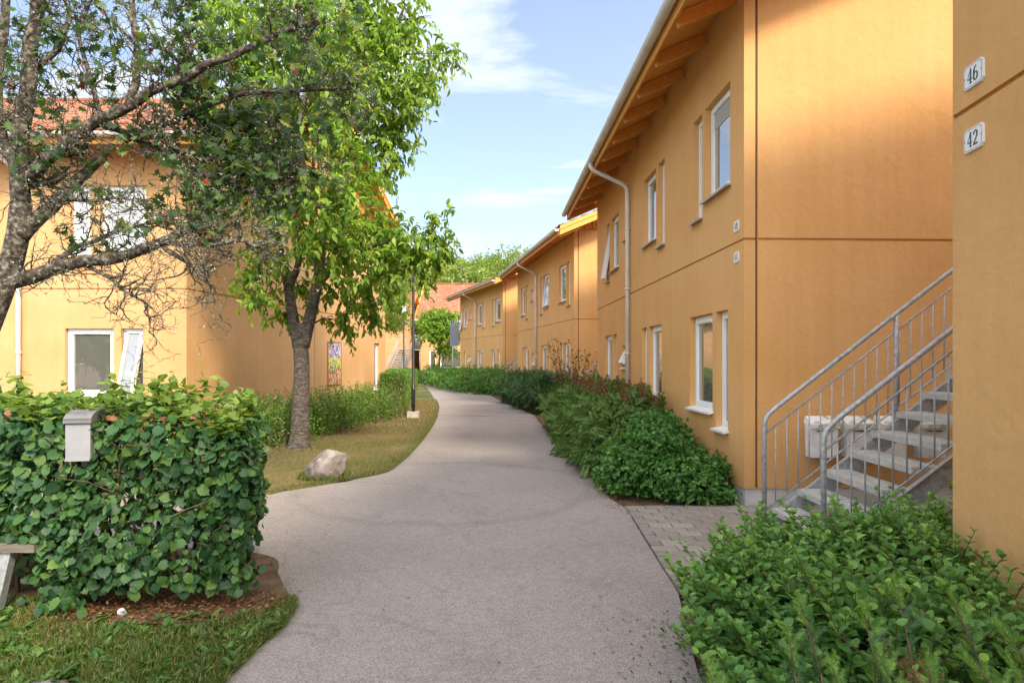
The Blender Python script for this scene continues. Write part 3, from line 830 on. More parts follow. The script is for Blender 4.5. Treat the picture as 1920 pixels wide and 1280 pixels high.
    n = 9; prof = [(yc-gr*math.cos(math.pi*k/(n-1)), zc-gr*math.sin(math.pi*k/(n-1))) for k in range(n)]
    inner = [(yc-(gr-.005)*math.cos(math.pi*k/(n-1)), zc-(gr-.005)*math.sin(math.pi*k/(n-1))) for k in reversed(range(n))]
    loop = prof + inner; m_ = len(loop); x0, x1 = xs-.02, xe+.02
    gt.add([(x0,a,b) for a,b in loop]+[(x1,a,b) for a,b in loop], [(k,(k+1)%m_,m_+(k+1)%m_,m_+k) for k in range(m_)] + [tuple(range(n)), tuple(m_+k for k in reversed(range(n)))], False)
    go = gt.build('gutter', M['gutter'], h)
    sp_m = None; x = xs + .45
    while x < xe:
        sp = MB()
        pr2 = [(yc-(gr+.005)*math.cos(math.pi*k/8), zc-(gr+.005)*math.sin(math.pi*k/8)) for k in range(9)]
        sp.add([(-.014,a,b) for a,b in pr2]+[(.014,a,b) for a,b in pr2], [(k,k+1,10+k,9+k) for k in range(8)])
        sp_m = sp_m or sp.mesh('gutter_strap', M['gutter'])
        o = link('gutter_strap', sp_m, go); o.location = (x, 0, 0); x += .6
    if pipe is not None:
        dp = MB(); r_ = .042
        pts = [(pipe,yc,zc-.02),(pipe,yc,zc-.12),(pipe,yc-.03,zc-.17),(pipe,yc-.08,zc-.205),(pipe,.17,4.98),(pipe,.11,4.94),(pipe,.07,4.87),(pipe,.065,4.78),(pipe,.065,.12)]
        dp.tube(pts, r_, 12); d_o = dp.build('downpipe', M['gutter' if pm == 'plaster' else 'white'], h)
        for z in (4.1, 2.95, 1.7, .6):
            MB().tube([(pipe,.065,z-.02),(pipe,.065,z+.02)], r_+.006, 12).box(pipe-.01,pipe+.01,0,.03,z-.01,z+.01).build('pipe_clip', M['gutter'], d_o)
    for (k, a, b, c, d, *opt) in fac:
        op = opt[0] if opt else {}
        window(h, a, c, b-a, d-c, **op)
    for g in (gable or []):
        Mf = Matrix((( gu.x, gn.x, 0, 0), (gu.y, gn.y, 0, 0), (0, 0, 1, 0), (0, 0, 0, 1)))
        Mf = Mf  # local x along the gable, y outward
        if Mf.determinant() < 0:
            Mf = Mf @ Matrix.Diagonal((-1,1,1,1)); wo = window(h, -g[2], g[3], g[2]-g[1], g[4]-g[3], frame_M=Mf)
        else: wo = window(h, g[1], g[3], g[2]-g[1], g[4]-g[3], frame_M=Mf)
    for pl_ in plates: number_plate(h, *pl_)
    return h

UT, LT = 4.72, 2.14    # window heads, upper and lower floor
def upper(l): return l
P_A = {'sill': 'metal', 'glass': 'glass_pale'}
def pattern(flip=False, hop=True, tilt=True):
    """windows of one front: (kind, s0, s1, z0, z1, options); flip swaps the floors' arrangements"""
    A = [('w',.38,1.19,3.55,UT),('n',1.30,1.65,3.38,UT),('n',3.0,3.37,3.38,UT),('w',3.5,4.30,3.55,UT),('s',5.46,5.89,3.98,4.42),('w',6.45,7.28,3.55,UT),('n',7.44,7.80,3.38,UT)]
    B = [('n',.45,.82,.75,LT),('w',.93,1.78,.93,LT),('w',3.17,3.97,.93,LT),('n',4.09,4.46,.75,LT),('s',5.63,6.07,1.42,1.87),('n',6.68,7.05,.75,LT),('w',7.2,8.02,.93,LT)]
    return A, B
def make_fac(flip):
    A, B = pattern(); out = []
    dz = 2.58
    if flip: A, B = [(k,a,b,c+dz if k!='s' else 3.98,UT if k!='s' else 4.42) for k,a,b,c,d in B], [(k,a,b,c-dz+.01 if k!='s' else 1.42,LT if k!='s' else 1.87) for k,a,b,c,d in A]
    for i, (k,a,b,c,d) in enumerate(A):
        o = dict(sill='metal')
        if k == 'w': o['glass'] = 'glass'; o['blind'] = (i == 0)
        if (not flip and i == 6) : o['ang'] = .17
        if flip and i == 2: o['ang'] = .10
        out.append((k,a,b,c,d,o))
    for i, (k,a,b,c,d) in enumerate(B):
        o = dict(sill='white')
        if k == 's' and not flip: o['ang'] = .5
        out.append((k,a,b,c,d,o))
    return out

def facing(dx, dy): return math.atan2(dy, dx)
# right row, near to far
row_g = 'ochre terrace houses along the right of the path'
dA = Vector((.108,.994)); A0 = Vector((2.372,3.30)) - dA*9.5
hA = house('house', 'nearest ochre house at the right edge with number plates 46 and 42', (A0.x, A0.y, 0), facing(*dA), 9.5, tanp=.36, fac=[('w',1,1.8,.93,LT,dict(sill='white')),('w',4,4.8,.93,LT,dict(sill='white')),('w',1,1.8,3.55,UT,dict(sill='metal')),('w',4,4.8,3.55,UT,dict(sill='metal'))],
           plates=[(9.5-.19,3.005,'46'),(9.5-.19,2.68,'42')], group=row_g, far_oh=.8)
B0, B1 = Vector((2.478,6.55)), Vector((2.17,15.62)); dB = (B1-B0)
hB = house('house', 'two storey ochre house with plates 48 and 44 and a downpipe, behind the steel stairs', (B0.x,B0.y,0), facing(*dB), dB.length, fac=make_fac(False), pipe=5.33,
           plates=[(.19,3.03,'48',.13,.12),(.19,2.69,'44',.13,.12),(8.9,3.03,'',.13,.12),(8.9,2.69,'',.13,.12)], group=row_g, front_vj=(5.12,))
C0, C1 = Vector((1.92,18.95)), Vector((.25,27.6)); dC = C1-C0
hC = house('house', 'middle ochre terrace house whose facade begins behind the dark yews', (C0.x,C0.y,0), facing(*dC), dC.length, fac=make_fac(True), pipe=4.95, gable_len_boards=26,
           plates=[(.19,3.03,'',.13,.12),(.19,2.69,'',.13,.12)], group=row_g, tile_res=4)
D0, D1 = Vector((-.45,30.3)), Vector((-3.18,37.7)); dD = D1-D0
hD = house('house', 'farthest ochre house of the right hand row, nearest the small bright maple', (D0.x,D0.y,0), facing(*dD), dD.length, fac=[f for f in make_fac(False) if f[2] < 7.85], pipe=4.5, gable_len_boards=26,
           plates=[(.19,3.03,'',.13,.12),(.19,2.69,'',.13,.12)], group=row_g)
# left house: front faces the camera
gdx, gdy = 1.50, 10.08
def on_gable(x):
    """distance along the left gable and depth for photograph column x"""
    k = (x-960)/F; t = (k*11.06+5.87)/(gdx-k*gdy); return t*math.hypot(gdx,gdy), 11.06+t*gdy
s1_, Zs = on_gable(701.5); s2_, _ = on_gable(711.5)
facL = [('w',1.31,2.19,.93,LT,dict(sill='white')),('n',.78,1.17,.75,LT,dict(sill='white',ang=.27,glass='glass')),
        ('w',.72,1.56,3.55,UT,dict(sill='white',glass='glass_pale')),('n',1.73,2.09,3.38,UT,dict(sill='white',glass='glass_pale')),
        ('w',4.4,5.2,.93,LT,dict(sill='white')),('w',4.4,5.2,3.55,UT,dict(sill='white',glass='glass_pale'))]
gjoint, _ = on_gable(590)
hL = house('house', 'pale ochre house on the left with red tiled roof, behind the street tree', (-5.87,11.06,0), math.pi, 9.5, tanp=.5, fac=facL, pm='plaster_left', pipe=2.98,
           gable_vec=(-gdx,-gdy,0), gable=[('n', s1_, s2_, .62, LT)], vjoint=gjoint, rafters=False, near_oh=.65)

# painted panel on the gable
def painting(parent_loc):
    sa, Za = on_gable(613); sb, Zb = on_gable(638)
    u = Vector((gdx,gdy,0)).normalized(); nn = Vector((u.y,-u.x,0))
    p0 = Vector((-5.87,11.06,0)) + u*sa; W_ = sb-sa; zm = (Za+Zb)/2
    z0 = EYE+(HZ-721)/F*zm; z1 = EYE+(HZ-640.5)/F*zm
    root = empty('painting', (p0.x+nn.x*.001, p0.y+nn.y*.001, z0), math.atan2(u.y,u.x))
    tag(root, 'tall narrow abstract painting in purple, yellow green and red on the left gable', 'painting')
    H_ = z1-z0
    m = mat('abstract_paint', (.5,.4,.3), .5); n, l, b = nodes(m)
    t = n.new('ShaderNodeTexCoord'); mp_ = n.new('ShaderNodeMapping'); mp_.inputs['Scale'].default_value = (1,1,1)
    l.new(t.outputs['Object'], mp_.inputs[0])
    no = n.new('ShaderNodeTexNoise'); no.inputs['Scale'].default_value = 4.2; no.inputs['Detail'].default_value = 1.5; no.inputs['Distortion'].default_value = 2.4
    l.new(mp_.outputs[0], no.inputs[0])
    def ramp(stops):
        r = n.new('ShaderNodeValToRGB'); r.color_ramp.interpolation = 'CONSTANT'; e = r.color_ramp.elements
        while len(e) < len(stops): e.new(.5)
        for i,(p_,c) in enumerate(stops): e[i].position = p_; e[i].color = (*c,1)
        l.new(no.outputs[0], r.inputs[0]); return r.outputs[0]
    top = ramp([(0,(.45,.06,.05)),(.36,(.07,.05,.20)),(.45,(.62,.64,.72)),(.52,(.16,.12,.34)),(.58,(.70,.66,.40)),(.63,(.42,.08,.06))])
    mid = ramp([(0,(.10,.07,.24)),(.38,(.20,.36,.06)),(.46,(.55,.55,.07)),(.54,(.66,.60,.20)),(.60,(.14,.10,.28)),(.66,(.6,.6,.62))])
    bot = ramp([(0,(.10,.06,.16)),(.38,(.65,.14,.04)),(.46,(.62,.55,.30)),(.52,(.16,.34,.14)),(.58,(.55,.06,.04)),(.64,(.06,.05,.08))])
    sx = n.new('ShaderNodeSeparateXYZ'); l.new(t.outputs['Object'], sx.inputs[0])
    def step(a):
        q = n.new('ShaderNodeMath'); q.operation = 'GREATER_THAN'; q.inputs[1].default_value = a; l.new(sx.outputs[2], q.inputs[0]); return q.outputs[0]
    mx1 = n.new('ShaderNodeMix'); mx1.data_type = 'RGBA'; l.new(step(H_*.36), mx1.inputs['Factor']); l.new(bot, mx1.inputs['A']); l.new(mid, mx1.inputs['B'])
    mx2 = n.new('ShaderNodeMix'); mx2.data_type = 'RGBA'; l.new(step(H_*.64), mx2.inputs['Factor']); l.new(mx1.outputs['Result'], mx2.inputs['A']); l.new(top, mx2.inputs['B'])
    l.new(mx2.outputs['Result'], b.inputs['Base Color'])
    MB().box(.02, W_-.02, -.03, -.001, .02, H_-.02).build('panel', m, root)
    fr = MB(); ring(fr, W_, H_, .02, -.04, -.001)
    fr.build('frame', mat('panel_frame', (.35,.12,.07), .6), root)
painting(None)

# ------------------------------------------------------------------ steel stairs
def staircase(label, base, rz, full=True, n=14, wd=.98, group=None, mirror=False, landing=1.6):
    """origin at the foot; local x climbs, local y across"""
    r = empty('staircase', base, rz); tag(r, label, 'stairs', group)
    rise, run = .1775, .2275; sl = rise/run
    tm = MB(); tm.box(0,.25,.03,wd-.03,-.045,0); tm.box(-.012,0,.03,wd-.03,-.05,.004)
    for k in range(5): tm.box(.02+k*.046,.05+k*.046,.04,wd-.04,0,.006)
    tme = tm.mesh('tread', M['tread'])
    br = MB(); br.add([(.02,0,-.05),(.25,0,-.05),(.25,0,.05),(.02,0,-.02),(.02,.006,-.05),(.25,.006,-.05),(.25,.006,.05),(.02,.006,-.02)], [(0,1,2,3),(7,6,5,4),(0,4,5,1),(1,5,6,2),(2,6,7,3),(3,7,4,0)])
    for i in range(n):
        o = link('tread', tme, r); o.location = (.02+i*run, 0, (i+1)*rise)
    top = n*rise; xt = n*run
    for y in (0, wd):
        sgn = -1 if y == 0 else 1; yy = y + sgn*.012
        s_ = MB(); off = .10
        s_.add([(-.02,yy-.006,0),(.17,yy-.006,0),(xt+.02,yy-.006,top-off-.04),(xt+.02,yy-.006,top+.03),(-.02,yy-.006,.06),
                (-.02,yy+.006,0),(.17,yy+.006,0),(xt+.02,yy+.006,top-off-.04),(xt+.02,yy+.006,top+.03),(-.02,yy+.006,.06)],
               [(0,1,2,3,4),(9,8,7,6,5),(0,5,6,1),(1,6,7,2),(2,7,8,3),(3,8,9,4),(4,9,5,0)])
        s_.box(0, 0.001, yy, yy+.001, 0, 0.001)
        s_.bar((-.02, yy+sgn*.02, .065), (xt+.02, yy+sgn*.02, top+.035), .045, .006)
        s_.build('stringer', M['galv'], r)
        yr = y + sgn*.055
        h_ = 1.07
        hr = MB(); a = math.atan(sl)
        pts = [(-.03,yr,.0),(-.03,yr,h_-.16),(-.024,yr,h_-.10),(-.005,yr,h_-.055),(.03,yr,h_-.018),(.09,yr,h_+.035)]
        pts += [(xt+.05, yr, h_+.035+(xt-.04)*sl), (xt+.12,yr,h_+.06+(xt)*sl*1.0)]
        hr.tube(pts, .0215, 10); hr.build('handrail', M['galv'], r)
        mr_ = MB(); mr_.tube([(-.03,yr,h_-.22),(xt,yr,h_-.22+(xt+.03)*sl)], .009, 6); mr_.build('upper_rail', M['galv'], r)
        lo = MB(); lo.tube([(-.03,yr,.13),(xt,yr,.13+(xt+.03)*sl)], .009, 6); lo.build('lower_rail', M['galv'], r)
        x = .075; bme = None
        while x < xt:
            if abs((x % 1.21) - 0) > .0:
                if bme is None: bb = MB(); bb.tube([(0,0,.13),(0,0,h_-.22)], .0065, 5); bme = bb.mesh('baluster', M['galv'])
                o = link('baluster', bme, r); o.location = (x, yr, (x+.03)*sl)
            x += .105
        for x in (1.20, 2.5):
            MB().tube([(x,yr,x*sl-.06),(x,yr,h_+.02+(x-.05)*sl)], .02, 10).build('post', M['galv'], r)
    if landing:
        MB().box(xt, xt+landing, -.02, wd+.02, top-.06, top+.17*0).build('landing', M['tread'], r)
        for y in (-.05, wd+.05):
            MB().tube([(xt+.1,y,top+1.08),(xt+landing,y,top+1.08)], .0215, 8).build('handrail', M['galv'], r)
            q = xt+.15; bm2 = None
            while q < xt+landing:
                if bm2 is None: bm2 = MB().tube([(0,0,0),(0,0,1.06)], .0065, 5).mesh('baluster', M['galv'])
                o = link('baluster', bm2, r); o.location = (q, y, top); q += .11
        for q in (xt+.1, xt+landing-.05):
            for y in (.05, wd-.05): MB().tube([(q,y,0),(q,y,top-.06)], .03, 8).build('support_post', M['galv'], r)
    return r
stair_g = 'galvanised outdoor stairs'
staircase('large galvanised steel stairs with railings between plates 42 and the grey mailboxes', (2.39,4.70,.02), 0.0)
# the same stairs in the two gaps beyond
angC = math.atan2(dC.y, dC.x) - math.pi/2
staircase('steel stairs with two handrails just beyond the facade with the white downpipe', (2.15,16.9,.02), angC*.9)
angD = math.atan2(dD.y, dD.x) - math.pi/2
staircase('small distant steel stair rails between the middle and the last house of the right row', (-.30,28.4,.02), angD*.9)

# ------------------------------------------------------------------ mailboxes
def mailbox(x, label, tilt=0.0, tone=(.74,.75,.76), slot=True, sticker=False):
    r = empty('mailbox', (x, 6.52, .545), tilt); tag(r, label, 'mailbox', 'mailboxes on the wall behind the stairs')
    m = noise_mat('mailbox_paint', [(.35, tuple(c*.8 for c in tone)), (.6, tone)], 9, rough=.55)
    W_, D_, H_ = .285, .15, .36
    b = MB(); b.add([(-W_/2+.012,0,0),(W_/2-.012,0,0),(W_/2-.012,-D_+.02,0),(-W_/2+.012,-D_+.02,0),(-W_/2,0,H_),(W_/2,0,H_),(W_/2,-D_,H_),(-W_/2,-D_,H_)],
                    [(0,1,2,3),(4,7,6,5),(0,4,5,1),(1,5,6,2),(2,6,7,3),(3,7,4,0)])
    b.build('body', m, r)
    l_ = MB(); o_ = .008
    l_.add([(-W_/2-o_,0,H_-.002),(W_/2+o_,0,H_-.002),(W_/2+o_,-D_-.012,H_-.05),(-W_/2-o_,-D_-.012,H_-.05),(-W_/2+.01,0,H_+.065),(W_/2-.01,0,H_+.065),(W_/2+o_,-D_-.012,H_-.005),(-W_/2-o_,-D_-.012,H_-.005)],
           [(0,1,2,3),(7,6,5,4),(0,4,5,1),(1,5,6,2),(2,6,7,3),(3,7,4,0)])
    lid_m = noise_mat('mailbox_lid', [(.35,(.30,.31,.20)),(.5,tuple(c*.95 for c in tone)),(.75,tone)], 11, rough=.6)
    l_.build('lid', lid_m, r)
    s_ = MB(); s_.box(-.09,.09,-D_-.004,-D_+.002,H_-.085,H_-.07); s_.build('name_slot', mat('slot_yellow', (.38,.34,.16), .5), r)
    s2 = MB(); s2.box(-.075,.075,-D_-.006,-D_-.0035,H_-.083,H_-.073); s2.build('slot_text_strip', mat('slot_dark', (.04,.04,.035), .5), r)
    if sticker: MB().box(.09,.13,-D_+.004,-D_+.012,.10,.24).build('sticker', mat('sticker_pale', (.42,.52,.50), .5), r)
    return r
mailbox((1531-960)/175.7, 'leftmost grey metal mailbox on the ochre wall behind the stair railing')
mailbox((1598.5-960)/175.7, 'second mailbox from the left, mossy lid and pale sticker, behind the railing', -.06, (.68,.69,.67), sticker=True)
mailbox((1659-960)/175.7, 'third mailbox from the left, partly behind the stair treads', .03, (.70,.69,.66))
mailbox((1731-960)/175.7, 'rightmost mailbox, mostly hidden behind the stair treads', 0, (.62,.64,.60))

# ------------------------------------------------------------------ lamps
def lamp(loc, label, H_=4.4):
    r = empty('street_lamp', loc); tag(r, label, 'street lamp', 'black street lamps')
    MB().box(-.15,.15,-.13,.13,-.02,.20).build('footing', M['concrete'], r)
    MB().tube([(0,0,.15),(0,0,.95),(0,0,.96),(0,0,H_-.35)], [.052,.052,.036,.034], 14).build('pole', M['black_metal'], r)
    MB().box(-.05,.05,-.056,-.045,.4,.8).build('hatch', M['black_metal'], r)
    hd = empty('lamp_head', (0,0,H_-.35)); hd.parent = r
    glass = mat('lamp_glass', (.62,.66,.66), .15, 0, .6)
    MB().tube([(0,0,0),(0,0,.05),(0,0,.24),(0,0,.30)], [.07,.105,.13,.12], 16).build('lamp_shade', glass, hd)
    MB().tube([(0,0,.30),(0,0,.32),(0,0,.38),(0,0,.41)], [.16,.165,.08,.02], 16).build('cap', M['galv'], hd)
    MB().tube([(0,0,-.06),(0,0,.0)], [.04,.075], 12).build('collar', M['black_metal'], hd)
    return r
lx, ly = G(775,785); lamp((lx,ly,0), 'tall black lamp post on a concrete footing beside the bend of the path')
lamp((-.1765*32.2,32.2,0), 'distant black street lamp with pale glass head, in front of the far stairs')

# ------------------------------------------------------------------ boulder and stones
def rock(name, loc, dims, rz, tiltv, seed, m, sub=4, label=None, cat=None):
    bm = bmesh.new(); bmesh.ops.create_icosphere(bm, subdivisions=sub, radius=1)
    from mathutils import noise
    cuts = []; rr = random.Random(seed)
    for _ in range(13):
        d = Vector((rr.gauss(0,1), rr.gauss(0,1), rr.gauss(0,1))).normalized(); cuts.append((d, rr.uniform(.62,.9)))
    for v in bm.verts:
        p = v.co.normalized(); k = 1.0
        for d, c in cuts:
            q = p.dot(d)
            if q > c: k = min(k, c/q*1.0)
        k *= 1 + .05*noise.noise(p*2.3+Vector((seed,0,0))) + .02*noise.noise(p*7) + .008*noise.noise(p*21)
        v.co = Vector((p.x*dims[0], p.y*dims[1], p.z*dims[2]))*k
    me = bpy.data.meshes.new(name); bm.to_mesh(me); bm.free(); me.materials.append(m)
    me.polygons.foreach_set('use_smooth', [True]*len(me.polygons))
    o = link(name, me); o.location = loc; o.rotation_euler = (tiltv[0], tiltv[1], rz)
    if label: tag(o, label, cat)
    return o
bx, by = G(606,903)
rock('boulder', (bx,by+.12,.19), (.34,.24,.225), .1, (.0,-.62), 5, M['stone'], 5, 'grey weathered boulder lying on the lawn in front of the street tree', 'boulder')
sx_, sy_ = G(90,1288)
rock('stone', (sx_,sy_-.08,.0), (.2,.12,.07), .3, (0,0), 9, M['stone'], 3, 'smooth half buried stone at the lower left edge of the grass', 'stone')
sx_, sy_ = G(228,1162)
rock('stone', (sx_,sy_,.045), (.035,.02,.03), .5, (.2,.3), 12, mat('pale_stone', (.55,.56,.58), .7), 2, 'small pale stone at the foot of the near hedge', 'stone')

# ------------------------------------------------------------------ foliage generators
def foliage(name, parent, m, tmpl, pos, tip, normal, size, kind='stuff'):
    V, T = instance(tmpl[0], tmpl[1], frames(tip, normal), pos, size)
    o = link(name, np_mesh(name, V, T, m), parent)
    if kind: o['kind'] = kind
    return o

def unit(n): return nrm(RNG.normal(size=(n, 3)))

def blob_points(c, r, n, inner=.55, up=.0):
    d = unit(n); k = RNG.uniform(inner**3, 1, n)**(1/3)
    # lumpy outline
    ph = RNG.uniform(0, 6.28, 6)
    lump = 1 + .16*np.sin(3*d[:,0]+ph[0]+2*d[:,2]) + .14*np.sin(5*d[:,1]+ph[1]) + .12*np.sin(6*d[:,2]+4*d[:,0]+ph[2])
    p = np.array(c) + d*np.array(r)*(k*lump)[:,None]
    return p, d

def shoots(c, r, n, per, spread=.3, length=.3, leaf=.08, droop=.35, jitter=.35, inner=.45, upbias=.25):
    """leaves set along short shoots growing outward from the crown"""
    p, d = blob_points(c, r, n, inner)
    dirs = nrm(d + RNG.normal(scale=jitter, size=(n,3)) + np.array([0,0,upbias]))
    t = (np.arange(per)+.5)/per
    L = length*RNG.uniform(.6,1.3,n)
    pos = p[:,None,:] + dirs[:,None,:]*(t[None,:,None]-.4)*L[:,None,None]
    pos[:,:,2] -= (t[None,:]**2)*L[:,None]*droop*.5
    pos = pos.reshape(-1,3)
    dd = np.repeat(dirs, per, 0); side = unit(len(dd))
    tip = nrm(dd*.5 + side*.9 + np.array([0,0,-droop]))
    nor = nrm(np.array([0,0,1.0]) + np.repeat(d,per,0)*.6 + RNG.normal(scale=.35, size=dd.shape))
    size = leaf*RNG.uniform(.65,1.25,len(dd))
    return pos, tip, nor, size

def ccat(lst): return [np.concatenate([l[i] for l in lst]) for i in range(4)]

# ------------------------------------------------------------------ near hedge
def near_hedge():
    root = empty('hedge', (-3.9,4.35,0)); tag(root, 'large leafy clipped hedge in the left foreground with a grey mailbox in it', 'hedge')
    inv = -np.array([-3.9,4.35,0])
    x0,x1,y0,y1,zt = -7.2,-1.56,3.70,4.85,1.19
    def xr(y): return x1 - .06 - .36*(y-3.7) - .10*np.exp(-((y-3.7)/.15)**2)
    # sides: front, right end, back, top
    def lump(a,b): return .055*np.sin(a*3.1+1)+.04*np.sin(a*6.7+b*5)+.035*np.sin(b*8+a*2)
    P_,T_,N_,S_ = [],[],[],[]
    def addp(p, out, sz, down=.75):
        n = len(p); P_.append(p)
        tip = nrm(out*.35 + np.array([0,0,-down]) + RNG.normal(scale=.62,size=(n,3)))
        T_.append(tip); N_.append(nrm(out + np.array([0,0,.35]) + RNG.normal(scale=.5,size=(n,3)))); S_.append(sz*RNG.uniform(.5,1.3,n))
    n=10000; x=RNG.uniform(x0,x1,n); z=RNG.uniform(.16,zt,n)**1.0; dep=RNG.exponential(.09,n)
    gap = (np.sin(x*5.2+z*3)+np.sin(z*9-x*4)) < -1.62
    p=np.stack([x, y0+lump(x,z)+dep+.10*(1-z/zt)*0, z],1); addp(p, np.tile([0,-1.,0],(n,1)), .064)
    n=2600; y=RNG.uniform(y0,y1,n); z=RNG.uniform(.22,zt,n)
    p=np.stack([xr(y)-.02+lump(y,z)-RNG.exponential(.05,n)-.5*(z<.45)*(0.45-z), y, z],1); addp(p, np.tile([1.,0,0],(n,1)), .064)
    n=3600; x=RNG.uniform(x0,x1,n); y=RNG.uniform(y0,y1,n)
    p=np.stack([x,y,zt+.03*np.sin(x*4)+.03*np.sin(y*9+x)-RNG.exponential(.05,n)],1); addp(p, np.tile([0,0,1.],(n,1)), .075, .1)
    n=1800; x=RNG.uniform(x0,x1,n); z=RNG.uniform(.2,zt,n)
    p=np.stack([x,y1+lump(x,z)-RNG.exponential(.05,n),z],1); addp(p, np.tile([0,1.,0],(n,1)), .08)
    # loose low twigs reaching over the verge at the front corner
    for bx_,by_,bz_ in ((-1.66,4.0,.16),(-2.7,3.72,.13),(-3.6,3.66,.15),(-4.4,3.66,.15)):
        n=60; p=np.array([bx_,by_,bz_])+RNG.normal(scale=(.13,.06,.06),size=(n,3)); p[:,2]=np.abs(p[:,2])+.03; addp(p, np.tile([0,-1.,0],(n,1)), .075)
    Pp=np.concatenate(P_); kk=Pp[:,0]<xr(Pp[:,1])+.07
    Pp[:,2]*=1-.13*(((Pp[:,0]+2.25)/.6).clip(0,1)**2); Tt=np.concatenate(T_); Nn=np.concatenate(N_); Ss=np.concatenate(S_)
    keep = kk
    # mailbox pocket and the opening under the board at the left
    mbx = (Pp[:,0]>-2.68)&(Pp[:,0]<-2.56)&(Pp[:,1]<3.95)&(Pp[:,2]>.96)&(Pp[:,2]<1.24); keep&=~mbx
    op = (Pp[:,0]<-2.86)&(Pp[:,0]>-3.6)&(Pp[:,1]<3.8)&(Pp[:,2]>.12)&(Pp[:,2]<.46); keep&=~op
    Pp,Tt,Nn,Ss=Pp[keep],Tt[keep],Nn[keep],Ss[keep]
    big = np.argsort(Pp[:,1]*1.0 + 3*(Pp[:,0]<-3.3) - Ss*5 + 2*(Pp[:,2]>1.1))[:300]
    mask = np.ones(len(Pp),bool); mask[big]=False
    tm = T_hazel()
    foliage('leaf', root, M['hedge'], tm, Pp[mask]+inv, Tt[mask], Nn[mask], Ss[mask])
    me = np_mesh('leaf', tm[0], tm[1], M['hedge_o']); Rm = frames(Tt[big], Nn[big])
    for k,i in enumerate(big):
        o = link('leaf', me, root); R3 = Matrix(Rm[k].tolist()).to_4x4()
        o.matrix_local = Matrix.Translation(Vector(Pp[i]+inv)) @ R3 @ Matrix.Diagonal((Ss[i],Ss[i],Ss[i],1))
    # yellow green young shoots on top
    L=[]
    n=620; bx_=RNG.uniform(x0,x1-.03,n); by_=RNG.uniform(y0+.03,y1-.05,n); hh=RNG.uniform(.07,.18,n)+.14*(RNG.random(n)<.10)+.10*(np.abs(bx_+2.35)<.16)
    per=7; t=(np.arange(per)+.5)/per
    lean=RNG.normal(scale=.25,size=(n,2))
    bx_=np.minimum(bx_, xr(by_)-.05)
    pos=np.stack([bx_[:,None]+lean[:,:1]*hh[:,None]*t, by_[:,None]+lean[:,1:]*hh[:,None]*t, zt-.02+hh[:,None]*t],2).reshape(-1,3)
    pos[:,2]-=.15*(((pos[:,0]+2.25)/.6).clip(0,1)**2)
    d=unit(len(pos)); d[:,2]=np.abs(d[:,2])*.5-.1
    foliage('young_leaves', root, M['hedge_top'], T_hazel(), pos+inv, nrm(d), nrm(np.array([0,0,1.])+RNG.normal(scale=.5,size=pos.shape)), RNG.uniform(.04,.085,len(pos)))
    n=220; pos=np.stack([RNG.normal(-2.2,.25,n).clip(-3,-1.85),RNG.uniform(3.68,4.3,n),RNG.normal(1.14,.05,n)],1)
    pos2=np.stack([RNG.normal(-3.35,.1,120),RNG.uniform(3.66,3.9,120),RNG.normal(1.12,.07,120)],1); pos=np.concatenate([pos,pos2])
    foliage('withered_leaves', root, M['hedge_dry'], T_hazel(), pos+inv, unit(len(pos)), unit(len(pos)), RNG.uniform(.02,.045,len(pos)))
    # stems inside
    st = MB(); rr = random.Random(3)
    for k in range(120):
        y=rr.uniform(y0+.2,y1-.15); x=rr.uniform(x0,xr(y)-.2); pts=[Vector((x,y,0))+Vector(inv)]
        for j in range(6): pts.append(pts[-1]+Vector((rr.uniform(-.09,.09),rr.uniform(-.08,.08),.2)))
        st.tube(pts,[.013,.012,.01,.008,.007,.005,.004],5)
    for k in range(190):
        x=rr.uniform(x0,x1-.1); z=rr.uniform(.25,1.1); p=Vector((x,rr.uniform(y0+.1,y0+.4),z))+Vector(inv); pts=[p]
        for j in range(4): pts.append(pts[-1]+Vector((rr.uniform(-.12,.12),rr.uniform(-.12,.02),rr.uniform(-.05,.09))))
        st.tube(pts,[.005,.0045,.004,.003,.002],4)
    st.build('branches', M['twig'], root)
near_hedge()

def hedge_mailbox():
    Z=3.66
    p=P(146,862,Z); r=empty('mailbox',(p.x,p.y,p.z),.22); tag(r,'pale grey metal mailbox with dark curved lid sunk into the foreground hedge','mailbox')
    m=noise_mat('grey_sheet_metal',[(.3,(.21,.22,.24)),(.7,(.29,.30,.325))],6,rough=.5)
    MB().box(-.066,.066,.012,.19,0,.22).build('body',m,r)
    MB().box(-.066,.066,0,.010,.002,.215).build('front_door',m,r)
    MB().box(-.066,.066,-.010,-.0005,-.006,.010).build('bottom_lip',m,r)
    md=mat('dark_lid',(.10,.10,.105),.4)
    l_=MB(); prof=[(-.012,.225),(-.008,.250),(.02,.272),(.08,.288),(.15,.292),(.20,.285)]
    vs=[(-.074,a,b) for a,b in prof]+[(.074,a,b) for a,b in prof]+[(-.074,.20,.226),(.074,.20,.226),(-.074,-.012,.218),(.074,-.012,.218)]
    l_.add(vs,[(k,6+k,7+k,k+1) for k in range(5)]+[(5,11,13,12),(0,1,2,3,4,5,12,14),(6,15,13,11,10,9,8,7),(14,15,6,0)][:4])
    l_.build('lid',noise_mat('lid_grey',[(.3,(.09,.09,.095)),(.7,(.17,.17,.175))],9,rough=.6),r)
    MB().box(-.068,.068,-.013,-.0115,.219,.2235).box(-.0715,.0715,-.0105,.0,.2225,.247).build('slot_flap',md,r)
    MB().box(-.02,.02,.09,.13,-.72,-.001).build('post',M['board_grey'],r)
hedge_mailbox()

